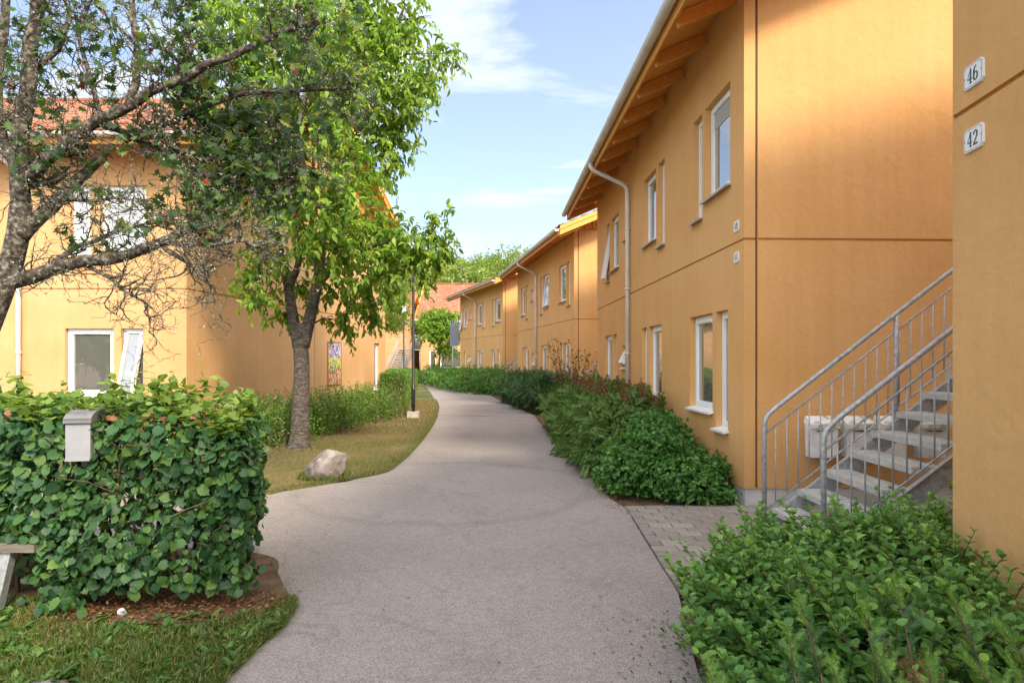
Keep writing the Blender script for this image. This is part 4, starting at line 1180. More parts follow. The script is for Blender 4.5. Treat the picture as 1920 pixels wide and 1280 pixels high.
def board_bench():
    p=P(0,1018,3.62); r=empty('bench',(p.x-.30,p.y+.04,0),-.04); tag(r,'weathered grey board on a galvanised steel leg at the foot of the hedge, left edge','bench')
    MB().box(-.8,.5,-.02,.22,.42,.465).build('seat',M['board_grey'],r)
    MB().bar((.30,.03,.42),(.20,.03,.0),.075,.05,up=(0,1,0)).build('leg',M['galv'],r)
    MB().bar((-.60,.03,.42),(-.68,.03,.0),.075,.05,up=(0,1,0)).build('leg',M['galv'],r)
board_bench()

# ------------------------------------------------------------------ shrubs
def stems(root, c, r, n, m='twig', rad=.008, seed=1, h0=0):
    rr = random.Random(seed); mb = MB()
    for k in range(n):
        a = rr.uniform(0,6.28); q = rr.uniform(.1,.9)
        b = Vector((c[0]+math.cos(a)*r[0]*q*.5, c[1]+math.sin(a)*r[1]*q*.5, h0)); e = Vector((c[0]+math.cos(a)*r[0]*q, c[1]+math.sin(a)*r[1]*q, (c[2]+r[2]*math.sqrt(max(0,1-q*q)))*.95))
        mid = (b+e)/2+Vector((rr.uniform(-.1,.1),rr.uniform(-.1,.1),.1))*r[0]
        mb.tube([b,mid,e],[rad,rad*.7,rad*.3],4)
    return mb.build('stems', M[m], root)

def shrub(label, x, y, rx, ry, h, m, tmpl, leaf, ns, per, length=.2, droop=.3, cat='shrub', group=None, name='shrub', jitter=.4, upbias=.4, extra=None, inner=.62):
    root = empty(name, (x,y,0)); tag(root, label, cat, group)
    c = (0,0,h*.42); r = (rx,ry,h*.58)
    a = list(shoots(c, r, ns, per, length=length, leaf=leaf, droop=droop, jitter=jitter, upbias=upbias, inner=inner))
    k = a[0][:,2] > .02
    a = [q[k] for q in a]
    foliage('foliage', root, M[m], tmpl, *a)
    stems(root, c, r, max(8,int(rx*26)), seed=int(abs(x*97+y*31)))
    return root

TD = T_diamond(.5); TO = T_oval(.75); TC = T_compound(7,.2,.42); TS = T_sprig()
# bed in front of the number 44 / 48 house
gB = 'mixed shrubs in the bed along the right facade'
shrub('low dark green round leafed shrub at the plinth corner beside the paved entry', 2.0,6.98,.58,.42,.55,'round',T_oval(.85),.042,900,9,.16,group=None)
shrub('round leafed green shrub between path edge and facade, nearest the paving', 1.58,7.35,.52,.55,.74,'round',T_oval(.85),.044,1100,9,.18)
shrub('full dark green shrub under the wide ground floor window with white sill', 1.9,8.05,.55,.62,.86,'round',T_oval(.85),.046,1100,9,.2)
shrub('feathery shrub with brown seed plumes left of the tall near window', 1.42,8.8,.50,.75,.92,'fern',TC,.17,900,4,.26,droop=.15)
shrub('feathery shrub with brown plumes against the facade under the middle windows', 1.9,9.6,.50,.85,1.02,'fern',TC,.17,850,4,.26,droop=.15)
shrub('light green feathery shrub spilling over the right path edge', 1.38,10.4,.48,.85,.92,'fern',TC,.18,800,4,.26,droop=.15)
shrub('feathery green shrub against the wall near the white downpipe', 1.72,11.5,.52,.95,1.0,'fern',TC,.19,700,4,.26,droop=.15)
shrub('yellowish feathery shrub at the path edge before the dark yews', 1.32,12.4,.46,1.0,.88,'fern',TC,.19,650,4,.26,droop=.15)
shrub('feathery shrub at the far end of the near right bed', 1.45,13.9,.58,1.1,.95,'fern',TC,.20,600,4,.26,droop=.15)
def plumes():
    r = empty('seed_plumes', (1.5,9.6,0)); tag(r, 'brown upright seed plumes standing above the feathery shrubs by the facade', 'seed heads')
    ps=[];ts=[];ns_=[];ss=[]
    mb = MB()
    for k in range(60):
        y=random.uniform(8.2,13.8); x=random.uniform(1.25,2.15); z=.97+random.uniform(-.06,.1); H_=random.uniform(.13,.26)
        lx_,ly_=random.uniform(-.05,.05),random.uniform(-.04,.04)
        mb.tube([(x-1.5,y-9.6,z-.5),(x-1.5+lx_,y-9.6+ly_,z+H_)],[.006,.002],4)
        n=70; t=RNG.random(n); a=RNG.uniform(0,6.28,n); rr=.045*(1-t)+.008
        p=np.stack([x-1.5+lx_*t+np.cos(a)*rr*RNG.random(n), y-9.6+ly_*t+np.sin(a)*rr*RNG.random(n), z+t*H_],1)
        ps.append(p); ts.append(nrm(np.stack([np.cos(a),np.sin(a),np.full(n,1.2)],1))); ns_.append(unit(n)); ss.append(np.full(n,.03))
    foliage('plume', r, M['plume'], T_diamond(.6), np.concatenate(ps), np.concatenate(ts), np.concatenate(ns_), np.concatenate(ss))
    mb.build('stalks', M['twig'], r)
plumes()
# second bed: yews and mixed
gY = None
for (x,y,rx,ry,h,lb) in ((1.25,18.7,.80,.85,1.12,'dark yew at the near end of the middle bed, deepest green of the row'),
                         (.85,20.5,.80,1.1,1.12,'dark spreading yew beside the path bend, second of the middle bed'),
                         (.45,22.9,.85,1.2,1.08,'yew with lighter tips at the far end of the middle bed')):
    shrub(lb,x,y,rx,ry,h,'yew',TS,.26,2200,2,.28,droop=.05,upbias=.3,jitter=.7)
for k,(px,py) in enumerate(((912,741),(893,739),(872,736),(852,733),(832,729),(815,724),(800,719))):
    gx,gy = G(px,py)
    lbs = ['mid green shrub at the near end of the far bed, next to the yews','dark leafy shrub behind the first green one in the far bed','leafy shrub under the white hopper window in the far bed','shrub in front of the last house between its two downpipe windows','green shrub at the far corner of the last right hand house','low shrub below the grey board on a post','last low shrub where the path disappears']
    shrub(lbs[k], gx+.75, gy+.9, 1.15+.1*k, 1.5+.25*k, 1.2,'round' if k%2 else 'upright',TD,.10+.012*k,750,5,.3)
# leggy rose-like bush in front of the middle house
def leggy():
    gx,gy = 1.75,17.6; r=empty('leggy_bush',(gx,gy,0)); tag(r,'thin leggy bush with sparse reddish leaves in front of the middle house','shrub')
    mb=MB(); ps=[];
    rr=random.Random(5)
    for k in range(26):
        p=Vector((rr.uniform(-.5,.4),rr.uniform(-.4,.4),0)); d=Vector((rr.uniform(-.3,.3),rr.uniform(-.2,.2),1)); pts=[p]; 
        L_=rr.uniform(1.0,2.2)
        for j in range(8):
            d=(d+Vector((rr.uniform(-.16,.16),rr.uniform(-.16,.16),-.01))).normalized(); pts.append(pts[-1]+d*L_/8)
            if j>2:
                for q in range(7): ps.append(pts[-1]+Vector((rr.gauss(0,.06),rr.gauss(0,.06),rr.gauss(0,.06))))
        mb.tube(pts,[.011-.001*i for i in range(9)],4)
    mb.build('stems',M['twig'],r); pos=np.array(ps)
    lm_=leaf_mat('leggy_leaf',[(0,(.06,.07,.02)),(.6,(.12,.10,.03)),(1,(.22,.10,.04))],.3)
    foliage('foliage',r,lm_,T_oval(.7),pos,unit(len(pos)),unit(len(pos)),RNG.uniform(.04,.07,len(pos)))
leggy()

# foreground snowberry-like thicket, bottom right
def thicket():
    cx_,cy_=2.0,3.0
    root=empty('foreground_shrub',(cx_,cy_,0)); tag(root,'wide bright green shrub thicket in the right foreground below the stairs','shrub')
    poly=[(1.3,3.75),(1.6,4.02),(2.15,4.12),(2.6,4.1),(3.6,4.15),(4.4,4.0),(4.4,3.5),(2.42,3.42),(2.28,2.9),(2.15,1.3),(.80,1.2),(.95,2.2),(1.05,3.0),(1.12,3.4)]
    n=9000; X=RNG.uniform(.7,4.4,n); Y=RNG.uniform(1.2,4.6,n); k=poly_contains(poly,X,Y); X,Y=X[k],Y[k]
    X,Y=X[:2500]-.05,Y[:2500]; n=len(X)
    edge=np.minimum(1,np.minimum((X-.85)/.45,(4.7-Y)/.6).clip(.25,1))
    H=(.535+.085*np.sin(X*5+Y*3)+.07*np.sin(Y*7.3-X*2)+RNG.normal(scale=.05,size=n)+.10*(RNG.random(n)<.10))*(.5+.5*edge)
    H[(Y<2.3)]*=.93; H[(Y>3.55)&(X<2.1)]*=.80
    per=17; lean=RNG.normal(scale=.28,size=(n,2)); lean[:,0]-=(1-edge)*.30
    t=.22+.78*(np.arange(per)+.5)/per
    bx_=X[:,None]+lean[:,:1]*H[:,None]*t**1.5; by_=Y[:,None]+lean[:,1:]*H[:,None]*t**1.5; bz_=H[:,None]*t
    pos=np.stack([bx_,by_,bz_],2)
    ang=RNG.uniform(0,6.28,n)[:,None]+np.arange(per)[None]*(math.pi/2)+ (np.arange(per)%2)[None]*math.pi
    el=.15+.75*(t[None]**4)+RNG.normal(scale=.15,size=(n,per))
    tip=np.stack([np.cos(ang)*np.cos(el),np.sin(ang)*np.cos(el),np.sin(el)],2)
    nor=nrm(np.stack([-np.cos(ang)*np.sin(el),-np.sin(ang)*np.sin(el),np.cos(el)+0*el],2)+RNG.normal(scale=.2,size=tip.shape))
    size=(.071*(1-.45*t[None]**3))*RNG.uniform(.75,1.25,(n,per))
    pos,tip,nor,size=pos.reshape(-1,3),tip.reshape(-1,3),nor.reshape(-1,3),size.ravel()
    # twin leaf opposite each
    tip2=tip*np.array([-1,-1,1]); nor2=nor*np.array([-1,-1,1])
    pos=np.concatenate([pos,pos]); tip=np.concatenate([tip,tip2+RNG.normal(scale=.1,size=tip.shape)]); nor=np.concatenate([nor,nor2]); size=np.concatenate([size,size*RNG.uniform(.8,1.2,len(size))])
    dist=pos[:,1]; vis=(pos[:,2]>.42)&(dist>1.75)&(np.abs(pos[:,0])/dist<.84)&(pos[:,2]>EYE-dist*.52)
    score=np.where(vis,dist-size*8-pos[:,2]*2,99); big=np.argsort(score)[:300]; mask=np.ones(len(pos),bool); mask[big]=False
    inv=-np.array([cx_,cy_,0]); tm=T_oval(.66,.10,.14)
    foliage('leaf',root,M['snow'],tm,pos[mask]+inv,tip[mask],nor[mask],size[mask])
    me=np_mesh('leaf',tm[0],tm[1],M['snow_o']); Rm=frames(tip[big],nor[big])
    for k,i in enumerate(big):
        o=link('leaf',me,root); o.matrix_local=Matrix.Translation(Vector(pos[i]+inv))@Matrix(Rm[k].tolist()).to_4x4()@Matrix.Diagonal((size[i],size[i],size[i],1))
    mb=MB()
    for i in range(n):
        q=[(X[i]+lean[i,0]*H[i]*s**1.5-cx_,Y[i]+lean[i,1]*H[i]*s**1.5-cy_,H[i]*s) for s in (0,.4,.7,1)]
        mb.tube(q,[.005,.004,.003,.0015],3,cap=False)
    mb.build('stems',M['twig'],root)
thicket()

def foreground_yew():
    root=empty('yew_shrub',(1.2,1.7,0)); tag(root,'needle leafed yew sprays poking up along the bottom right foreground','shrub')
    ps,ts,ns_,ss=[],[],[],[]; pn,tn,nn_,sn=[],[],[],[]
    mb=MB(); rr=random.Random(8)
    tips=[(1500,1130,2.0),(1560,1100,2.1),(1620,1150,2.0),(1480,1200,1.9),(1700,1170,2.0),(1790,1130,1.95),(1880,1180,1.9),(1850,1120,2.1),(1650,1230,1.8),(1330,1255,2.1),(1380,1270,2.0),(1740,1250,1.75),(1560,1250,1.8),(1440,1255,1.9),(1820,1240,1.75),(1900,1250,1.8),(1600,1200,1.95),(1680,1100,2.15)]
    tips=[q for i,q in enumerate(tips) if i%3!=1]
    for k,(px,py,Z) in enumerate(tips):
        tp=P(px,py,Z); base=Vector((tp.x+rr.uniform(-.15,.25),tp.y-rr.uniform(.05,.35),tp.z-rr.uniform(.35,.55)))
        mid=(tp+base)/2+Vector((rr.uniform(-.04,.04),0,.03))
        mb.tube([base,mid,tp],[.006,.004,.002],5)
        d=(tp-base).normalized()
        for j in range(13):
            t=.35+.65*j/12; q=base.lerp(mid,t*2) if t<.5 else mid.lerp(tp,t*2-1)
            sd=Vector((rr.choice((-1,1))*rr.uniform(.4,1),rr.uniform(-.7,.7),rr.uniform(-.1,.5)))
            dd=(sd+d*.9).normalized()
            new = t>.8 or k in (9,10,5)
            (pn if new else ps).append(q); (tn if new else ts).append(dd); (nn_ if new else ns_).append(Vector((rr.uniform(-.3,.3),-.5,1))); (sn if new else ss).append(rr.uniform(.07,.125)*(1.15-.5*t))
        pn.append(tp-d*.05); tn.append(d); nn_.append(Vector((0,-1,.5))); sn.append(.10)
    A=lambda l:np.array([tuple(v) for v in l]); tm=T_sprig(15,.26); o_=np.array([1.2,1.7,0])
    foliage('needles',root,M['yew_new'],tm,A(pn)-o_,A(tn),A(nn_),np.array(sn)); 
    foliage('older_needles',root,M['yew'],tm,A(ps)-o_,A(ts),A(ns_),np.array(ss))
    n=60; pos=np.array(P(1725,1262,1.8))+RNG.normal(scale=(.035,.04,.02),size=(n,3))
    foliage('withered_needles',root,M['litter'],T_sprig(6,.3),pos-o_,unit(n),unit(n),np.full(n,.045))
    o=mb.build('stems',M['twig'],root); o.location=(-1.2,-1.7,0)
foreground_yew()

# shrub row along the left gable
def gable_row():
    u=Vector((gdx,gdy,0)).normalized()
    names=['behind the trunk of the street tree','left of the street tree trunk, against the ochre gable','just right of the street tree trunk','below the abstract painting','right of the painting along the gable','at the far end of the gable beside the clipped hedge','hidden behind the foreground hedge top','midway between painting and narrow gable window']
    pts=[G(545,822),G(490,838),G(590,812),G(622,805),(G(660,795)),G(705,782),G(435,850),G(683,789)]
    for k,(gx,gy) in enumerate(pts):
        root=empty('upright_shrub',(gx,gy+.45,0)); tag(root,'upright light green shrub '+names[k],'shrub')
        n=150; X=RNG.normal(scale=.42,size=n).clip(-.8,.8); Y=RNG.uniform(-.42,.55,n); H=RNG.uniform(.45,1.0,n)*(1-.22*(Y<-.15))
        per=22; t=.1+.9*(np.arange(per)+.5)/per; lean=RNG.normal(scale=.12,size=(n,2))
        pos=np.stack([X[:,None]+lean[:,:1]*H[:,None]*t,Y[:,None]+lean[:,1:]*H[:,None]*t,H[:,None]*t],2).reshape(-1,3)
        d=unit(len(pos)); d[:,2]=np.abs(d[:,2])*.6+.2
        pos+=d*.02
        foliage('foliage',root,M['upright'],T_oval(.6),pos,nrm(d),unit(len(pos))+np.array([0,0,1]),RNG.uniform(.035,.06,len(pos)))
        mb=MB()
        for i in range(0,n,2): mb.tube([(X[i],Y[i],0),(X[i]+lean[i,0]*H[i],Y[i]+lean[i,1]*H[i],H[i])],[.006,.002],3,cap=False)
        mb.build('stems',M['twig'],root)
gable_row()
gx,gy=G(400,820); shrub('low dark juniper mound against the left house corner',gx-.1,gy-.6,.75,.6,1.0,'yew',TS,.12,1500,2,.16,upbias=.3)

# clipped box hedge by the lamp
def clipped():
    root=empty('clipped_hedge',(-4,20.3,0)); tag(root,'clipped box shaped hedge with bare brown front beside the lamp post','hedge')
    a=Vector((-4.36,20.3)); b=Vector((-3.57,20.3)); c=Vector((-5.0,32)); d=Vector((-6.3,32)); H_=1.12
    o_=np.array([-4,20.3,0])
    def quad(n,p,q,zr):
        t=RNG.random(n); z=RNG.uniform(*zr,n); dv=(q-p)
        return np.stack([p.x+dv.x*t,p.y+dv.y*t,z],1)
    n1=7000; side=quad(n1,b,c,(.08,H_)); side[:,:2]+=RNG.normal(scale=.04,size=(n1,2))
    t=RNG.random(6000); s=RNG.random(6000); topx=a.x+(d.x-a.x)*t+s*((b.x-a.x)+( (c.x-d.x)-(b.x-a.x))*t); top=np.stack([topx,20.3+11.7*t,H_+RNG.normal(scale=.03,size=6000)],1)
    fr=quad(900,a,b,(.75,H_+.02)); fr[:,1]+=RNG.normal(scale=.03,size=900)
    fr2=quad(500,a,b,(.05,.8)); fr2[:,1]+=np.abs(RNG.normal(scale=.1,size=500))
    lf_=quad(2500,a,d,(.08,H_))
    pos=np.concatenate([side,top,fr,fr2,lf_])
    foliage('foliage',root,M['upright'],TD,pos-o_,unit(len(pos)),unit(len(pos))+np.array([.3,0,.9]),RNG.uniform(.05,.09,len(pos)))
    mb=MB(); rr=random.Random(2)
    for k in range(90):
        x=rr.uniform(a.x+.05,b.x-.05)+4; y=rr.uniform(.02,.3); pts=[Vector((x,y,0))]
        for j in range(5): pts.append(pts[-1]+Vector((rr.uniform(-.07,.07),rr.uniform(-.05,.05),.2)))
        mb.tube(pts,[.012,.011,.009,.008,.006,.004],4)
    mb.build('branches',M['twig'],root)
    n=900; fr3=quad(n,a,b,(.08,.95)); fr3[:,1]+=.06+np.abs(RNG.normal(scale=.09,size=n))
    foliage('withered_leaves',root,M['litter'],TD,fr3-o_,unit(n),unit(n),np.full(n,.05))
clipped()

# ------------------------------------------------------------------ trees
def limb(mb, pts, r0, r1, n=10, sub=4):
    pts=[Vector(p) for p in pts]; out=[]
    for i in range(len(pts)-1):
        p0=pts[max(i-1,0)];p1=pts[i];p2=pts[i+1];p3=pts[min(i+2,len(pts)-1)]
        for k in range(sub):
            t=k/sub; out.append(.5*((2*p1)+(-p0+p2)*t+(2*p0-5*p1+4*p2-p3)*t*t+(-p0+3*p1-3*p2+p3)*t**3))
    out.append(pts[-1]); m_=len(out)
    rr=[r0+(r1-r0)*(i/(m_-1))**.85 for i in range(m_)] if not isinstance(r0,list) else [float(np.interp(i/(m_-1),np.linspace(0,1,len(r0)),r0)) for i in range(m_)]
    mb.tube(out,rr,n); return out

def street_tree():
    Z=10.6; root=empty('street_tree',(P(560,845,Z).x,Z,0)); tag(root,'broadleaf street tree with light green crown and striped grey trunk on the lawn','tree')
    off=Vector((-P(560,845,Z).x,-Z,0)); tr=MB()
    def W(x,y,dz=0): return P(x,y,Z+dz)+off
    limb(tr,[W(560,850),W(562,820),W(564,760),W(566,690),W(563,640),W(562,606)],[.24,.165,.142,.128,.126,.13],0,16)
    A=[]
    A.append(limb(tr,[W(560,650),W(546,575,-.05),W(538,520,-.1),W(520,450,-.3),W(500,370,-.5),W(470,280,-.7),W(440,180,-.8),W(420,90,-.8)],.105,.02,10))
    A.append(limb(tr,[W(568,650),W(588,565,.05),W(600,500,.1),W(606,440,.2),W(630,360,.3),W(660,280,.4),W(700,180,.5),W(730,80,.4),W(760,10,.4)],.112,.018,10))
    A.append(limb(tr,[W(588,575),W(596,530,.2),W(590,470,.5),W(585,380,.8),W(590,280,1.1),W(610,150,1.2),W(620,20,1.3)],.07,.015,8))
    A.append(limb(tr,[W(590,545,.05),W(625,505,-.3),W(680,470,-.5),W(740,450,-.6),W(800,435,-.6)],.055,.01,8))
    A.append(limb(tr,[W(541,535,-.1),W(558,500,-.4),W(562,440,-.9),W(545,350,-1.3),W(560,240,-1.5),W(580,120,-1.5),W(590,-20,-1.3)],.07,.012,8))
    A.append(limb(tr,[W(528,490,-.2),W(500,478,-.3),W(478,520,-.4),W(465,560,-.4)],.03,.006,6))
    A.append(limb(tr,[W(600,490,.1),W(650,520,.5),W(700,560,.6)],.03,.006,6))
    allp=[p for l in A for p in l]
    blobs=[(640,60,105,.9),(735,80,60,.3),(770,40,45,.3),(830,100,28,.2),(800,140,35,.2),(770,170,45,0),(560,160,115,-.9),(660,200,110,.5),(740,215,55,.3),(600,290,110,-1),
           (690,300,62,.5),(740,270,40,.5),(520,400,55,-.5),(600,390,80,-1.2),(650,430,75,.6),(710,440,60,-.3),(760,450,48,-.5),(815,430,38,-.6),(830,470,28,-.6),(760,500,50,-.6),(700,520,55,-.4),(650,540,50,.5),
           (560,540,32,.8),(490,560,30,-.5),(470,520,28,-.4),(500,480,38,-.4),(440,190,85,-.8),(460,320,75,-.6),(640,600,26,.5),(700,575,32,.2),(550,30,100,-1.2),(430,80,85,-.8),(520,200,90,1.2),(620,120,90,1.3),(560,350,70,1.0),(690,130,80,0),(600,-20,100,0),(720,-10,60,.3),(480,-20,90,0),(620,470,50,-1.0),(535,590,18,.4)]
    L=[]; tw=MB(); rr=random.Random(4)
    for (bx_,by_,rp,dz) in blobs:
        c=W(bx_,by_,dz); r=rp/F*Z
        near=min(allp,key=lambda p:(p-c).length+max(0,p.z-c.z)*1.2)
        mid=(near+c)/2+Vector((rr.uniform(-.1,.1),rr.uniform(-.1,.1),.08))
        tw.tube([near,mid,c],[.018,.013,.008],5)
        for k in range(int(6+r*9)):
            d=Vector((rr.gauss(0,1),rr.gauss(0,1),rr.gauss(.1,.8))).normalized()
            tw.tube([c+d*r*.02,c+d*r*.5+Vector((0,0,.04)),c+d*r*.95],[.007,.004,.002],3,cap=False)
        ns=int(80*r*r/.5)+11
        L.append(shoots(tuple(c),(r,r*.95,r*.9),ns,9,length=.34,leaf=.125,droop=.85,jitter=.5,inner=.25,upbias=.0))
    a=ccat(L)
    crown=foliage('crown',root,M['street'],T_oval(.44,.12,.25),*a)
    tr.build('trunk',M['bark_smooth'],root); tw.build('branches',M['bark_dark'],root)
street_tree()

def near_tree():
    Z=5.4; base=Vector((P(-60,800,Z).x,Z,0)); root=empty('old_tree',base); tag(root,'old lichen covered tree with crooked half bare branches at the left edge','tree')
    off=-base; tr=MB(); tw=MB()
    def W(x,y,dz=0): return P(x,y,Z+dz)+off
    rr=random.Random(21); px=Z/F
    mains=[]
    def add(lst,w0,w1,dzs,n=8):
        pts=[W(x,y,dzs[0]+(dzs[1]-dzs[0])*i/(len(lst)-1)) for i,(x,y) in enumerate(lst)]
        # crooked: small random offsets between the given points
        q=[]
        for i in range(len(pts)-1):
            q.append(pts[i]); q.append((pts[i]+pts[i+1])/2+Vector([rr.uniform(-.018,.018) for _ in range(3)]))
        q.append(pts[-1]); o=limb(tr,q,w0/2*px,w1/2*px,n,3); mains.append((o,w0,w1)); return o
    tr.tube([Vector((0,0,-.05)),W(-48,700),W(-25,620),W(0,560),W(20,500),W(34,440),W(40,380)],[.13,.105,.09,.082,.088,.085,.08],14)
    add([(40,385),(36,300),(44,220),(56,120),(68,40),(80,-60),(90,-160)],33,19,(0,-.1),12)
    add([(30,330),(10,280),(-5,180),(8,60),(20,-50)],21,14,(0,.3),10)
    add([(20,528),(60,518),(120,498),(200,487),(270,467),(320,446),(355,428)],30,13,(0,-.25),10)
    add([(305,455),(345,460),(400,458),(455,450),(480,462)],12,6,(-.2,-.35))
    add([(308,465),(345,488),(372,508),(388,520)],9,5,(-.2,-.3),6)
    add([(165,500),(215,528),(250,555),(285,578)],8,3,(-.1,-.2),6)
    add([(40,440),(75,405),(115,365),(160,325),(192,297)],32,16,(0,.2),10)
    add([(36,355),(75,345),(120,330)],18,9,(0,.1))
    add([(35,350),(85,300),(130,262),(180,228),(250,195),(320,157),(390,120),(450,98),(530,60),(598,42)],26,9,(0,-.4),10)
    add([(180,232),(240,250),(300,262),(370,290),(430,330),(480,372)],13,5,(0,.1))
    add([(235,262),(290,238),(350,212),(440,180),(540,172),(640,168)],15,6,(.1,.2))
    add([(240,205),(256,150),(258,100),(250,40),(238,-30)],17,10,(.1,.15))
    add([(190,225),(165,130),(148,60),(175,-10)],10,5,(0,.1),6)
    add([(112,374),(160,376),(215,371),(280,386)],8,4,(0,-.1),6)
    add([(100,494),(150,460),(205,438),(270,420)],11,4,(-.05,-.2),6)
    add([(320,160),(360,90),(350,50),(320,0)],9,4,(-.2,-.1),6)
    add([(35,260),(0,215),(-50,180)],14,9,(0,.1),6)
    add([(250,262),(330,285),(400,300),(470,300),(560,310)],10,4,(.1,.3),6)
    add([(330,300),(390,330),(440,345),(500,340)],8,3,(.1,.25),6)
    add([(60,130),(110,90),(130,30),(110,-30)],12,6,(0,.2),6)
    add([(350,212),(400,240),(470,250),(540,280)],8,3,(.2,.4),6)
    tips=[]; lich=[]
    def grow(p,d,L_,r,lev):
        n=max(3,int(L_/.045)); pts=[p]; rs=[r]
        for i in range(n):
            d=(d+Vector((rr.gauss(0,.36),rr.gauss(0,.36),rr.gauss(.04,.34)))).normalized()
            pts.append(pts[-1]+d*L_/n); rs.append(max(.0019,r*(1-.72*(i+1)/n)))
            if lev<3 and rr.random()<(.55 if lev<2 else .33):
                s=Vector((rr.gauss(0,1),rr.gauss(0,1),rr.gauss(.2,1))).normalized()
                grow(pts[-1],(d*.35+s).normalized(),L_*rr.uniform(.3,.6),max(.0018,rs[-1]*.65),lev+1)
            if rr.random()<.35: lich.append(pts[-1])
        tw.tube(pts,rs,4,cap=False); tips.append((pts[-1],d))
    for o,w0,w1 in mains:
        big = w0>20
        for i,p in enumerate(o):
            if i<3: continue
            for _t in range((2 if rr.random()<.35 else 1) if rr.random()<(.75 if not big else .5) else 0):
                s=Vector((rr.gauss(0,1),rr.gauss(0,.8),rr.gauss(.15,1))).normalized()
                t=(o[i]-o[i-1]).normalized()
                grow(p,(s+t*.5).normalized(),rr.uniform(.20,.68),.0085,1)
            for q in range(2): lich.append(p+Vector([rr.gauss(0,w0*px*.3) for _ in range(3)]))
        grow(o[-1],(o[-1]-o[-2]).normalized(),.35,.006,1)
    tr.build('trunk',M['bark_lichen'],root); tw.build('branches',M['bark_lichen'],root)
    # sparse leaf clusters
    rr2=random.Random(3); cl=[(t,d) for t,d in tips if rr2.random()<.75]
    ps=[];ds=[]
    for t,d in cl:
        # photo: leaves gather in the upper middle and right, few low down
        x=(t-off).x/(t-off).y*F+960; y=HZ-((t-off).z-EYE)/(t-off).y*F
        dens=.50 if (x>330 and y<400) else (.17 if y<330 else .08)
        if y>470: dens=0
        if rr2.random()>dens: continue
        for k in range(rr2.randint(2,5)):
            ps.append(t+Vector([rr2.gauss(0,.045) for _ in range(3)])); ds.append(Vector((rr2.gauss(0,.7),rr2.gauss(0,.7),rr2.gauss(-.5,.5))).normalized())
    pos=np.array([tuple(p) for p in ps]); dd=np.array([tuple(p) for p in ds]); n=len(pos)
    red=RNG.random(n)<.022
    foliage('crown',root,M['mapleleaf'],T_maple(),pos[~red],dd[~red],unit((~red).sum())+np.array([0,-.5,.5]),RNG.uniform(.06,.13,(~red).sum()))
    foliage('red_leaves',root,M['redleaf'],T_maple(),pos[red],dd[red],unit(red.sum())+np.array([0,-.4,.5]),RNG.uniform(.06,.10,red.sum()))
    lp=np.array([tuple(p) for p in lich]); lp=np.repeat(lp,3,0)+RNG.normal(scale=.008,size=(len(lp)*3,3))
    foliage('lichen',root,M['lichen'],T_diamond(.7),lp,unit(len(lp)),unit(len(lp)),RNG.uniform(.008,.022,len(lp)))
    print('near tree leaves',n,'tips',len(tips))
near_tree()

TREE_CACHE = {}
def tree(label, x, y, H_, R_, m, leaf, ns, per=6, trunk=.18, crown_z=.35, cat='tree', group=None, seed=1, tmpl=None, key=None, name='tree', squash=1.0, bark='bark_dark', loc_z=0, rot=0, nb=16):
    root=empty(name,(x,y,loc_z),rot); tag(root,label,cat,group)
    if key is not None and key in TREE_CACHE:
        for nm,me,kd in TREE_CACHE[key]:
            o=link(nm,me,root)
            if kd: o['kind']=kd
        return root
    rr=random.Random(seed); mb=MB(); zc=H_*crown_z
    top=Vector((rr.uniform(-.2,.2),rr.uniform(-.2,.2),H_*.8)); tp=limb(mb,[(0,0,-.1),(rr.uniform(-.05,.05)*H_,0,zc*.6),(0,rr.uniform(-.03,.03)*H_,H_*.55),tuple(top)],trunk,trunk*.2,8)
    L=[]
    for k in range(nb):
        a=k*2.4+rr.uniform(-.4,.4); q=rr.uniform(.15,.72); zz_=zc+(H_-zc)*rr.uniform(.12,.86)
        fall=math.sqrt(max(.12,1-((zz_-(zc+(H_-zc)*.42))/((H_-zc)*.62))**2))
        c=Vector((math.cos(a)*R_*q*fall,math.sin(a)*R_*q*fall,zz_)); r=R_*rr.uniform(.30,.46)
        near=min(tp,key=lambda p:(p-c).length+max(0,p.z-c.z)*1.5); mb.tube([near,(near+c)/2+Vector((0,0,-.05*R_)),c],[trunk*.3,trunk*.2,trunk*.08],5)
        L.append(shoots(tuple(c),(r,r,r*.75*squash),max(10,ns//nb),per,length=leaf*3,leaf=leaf,droop=.5,jitter=.5,inner=.45,upbias=.15))
    a_=ccat(L); cr=foliage('crown',root,M[m],tmpl or TD,*a_); t_o=mb.build('trunk',M[bark],root)
    if key is not None: TREE_CACHE[key]=[('crown',cr.data,'stuff'),('trunk',t_o.data,None)]
    return root
tree('small maple with bright green spreading crown in front of the far red roofed house',-5.15,44,5.6,2.1,'japan',.16,1500,6,.12,.30,seed=3,squash=.7,tmpl=T_oval(.8),nb=22)
tree('dense drooping tree between the left gable and the far stairs',-8.6,39.5,10,3.0,'far',.2,2600,6,.2,.31,seed=8,nb=26)
far_l=['far broad tree directly above the last house roof','far pale willow like tree, tallest against the sky','far yellow green tree left of the tallest crown','far dark tree above the red roof','far tree at the left end of the wood','far tree behind the middle of the right row','far tree low between the lamp posts','far tree peeking over the last roof ridge','far pale tree behind the yellow green one']
fx=[(905,80,16.0,6.5,'far','a'),(950,84,17.6,7.0,'far','b'),(838,76,15.0,6.0,'far_yellow','c'),(860,70,13.0,5.5,'far','a2'),(742,66,13.5,5.5,'far','a2'),(1010,88,17.0,7,'far','b'),(785,78,14.0,5.5,'far_yellow','c'),(985,78,16.5,6.0,'far','a'),(810,92,15.5,6.5,'far','b')]
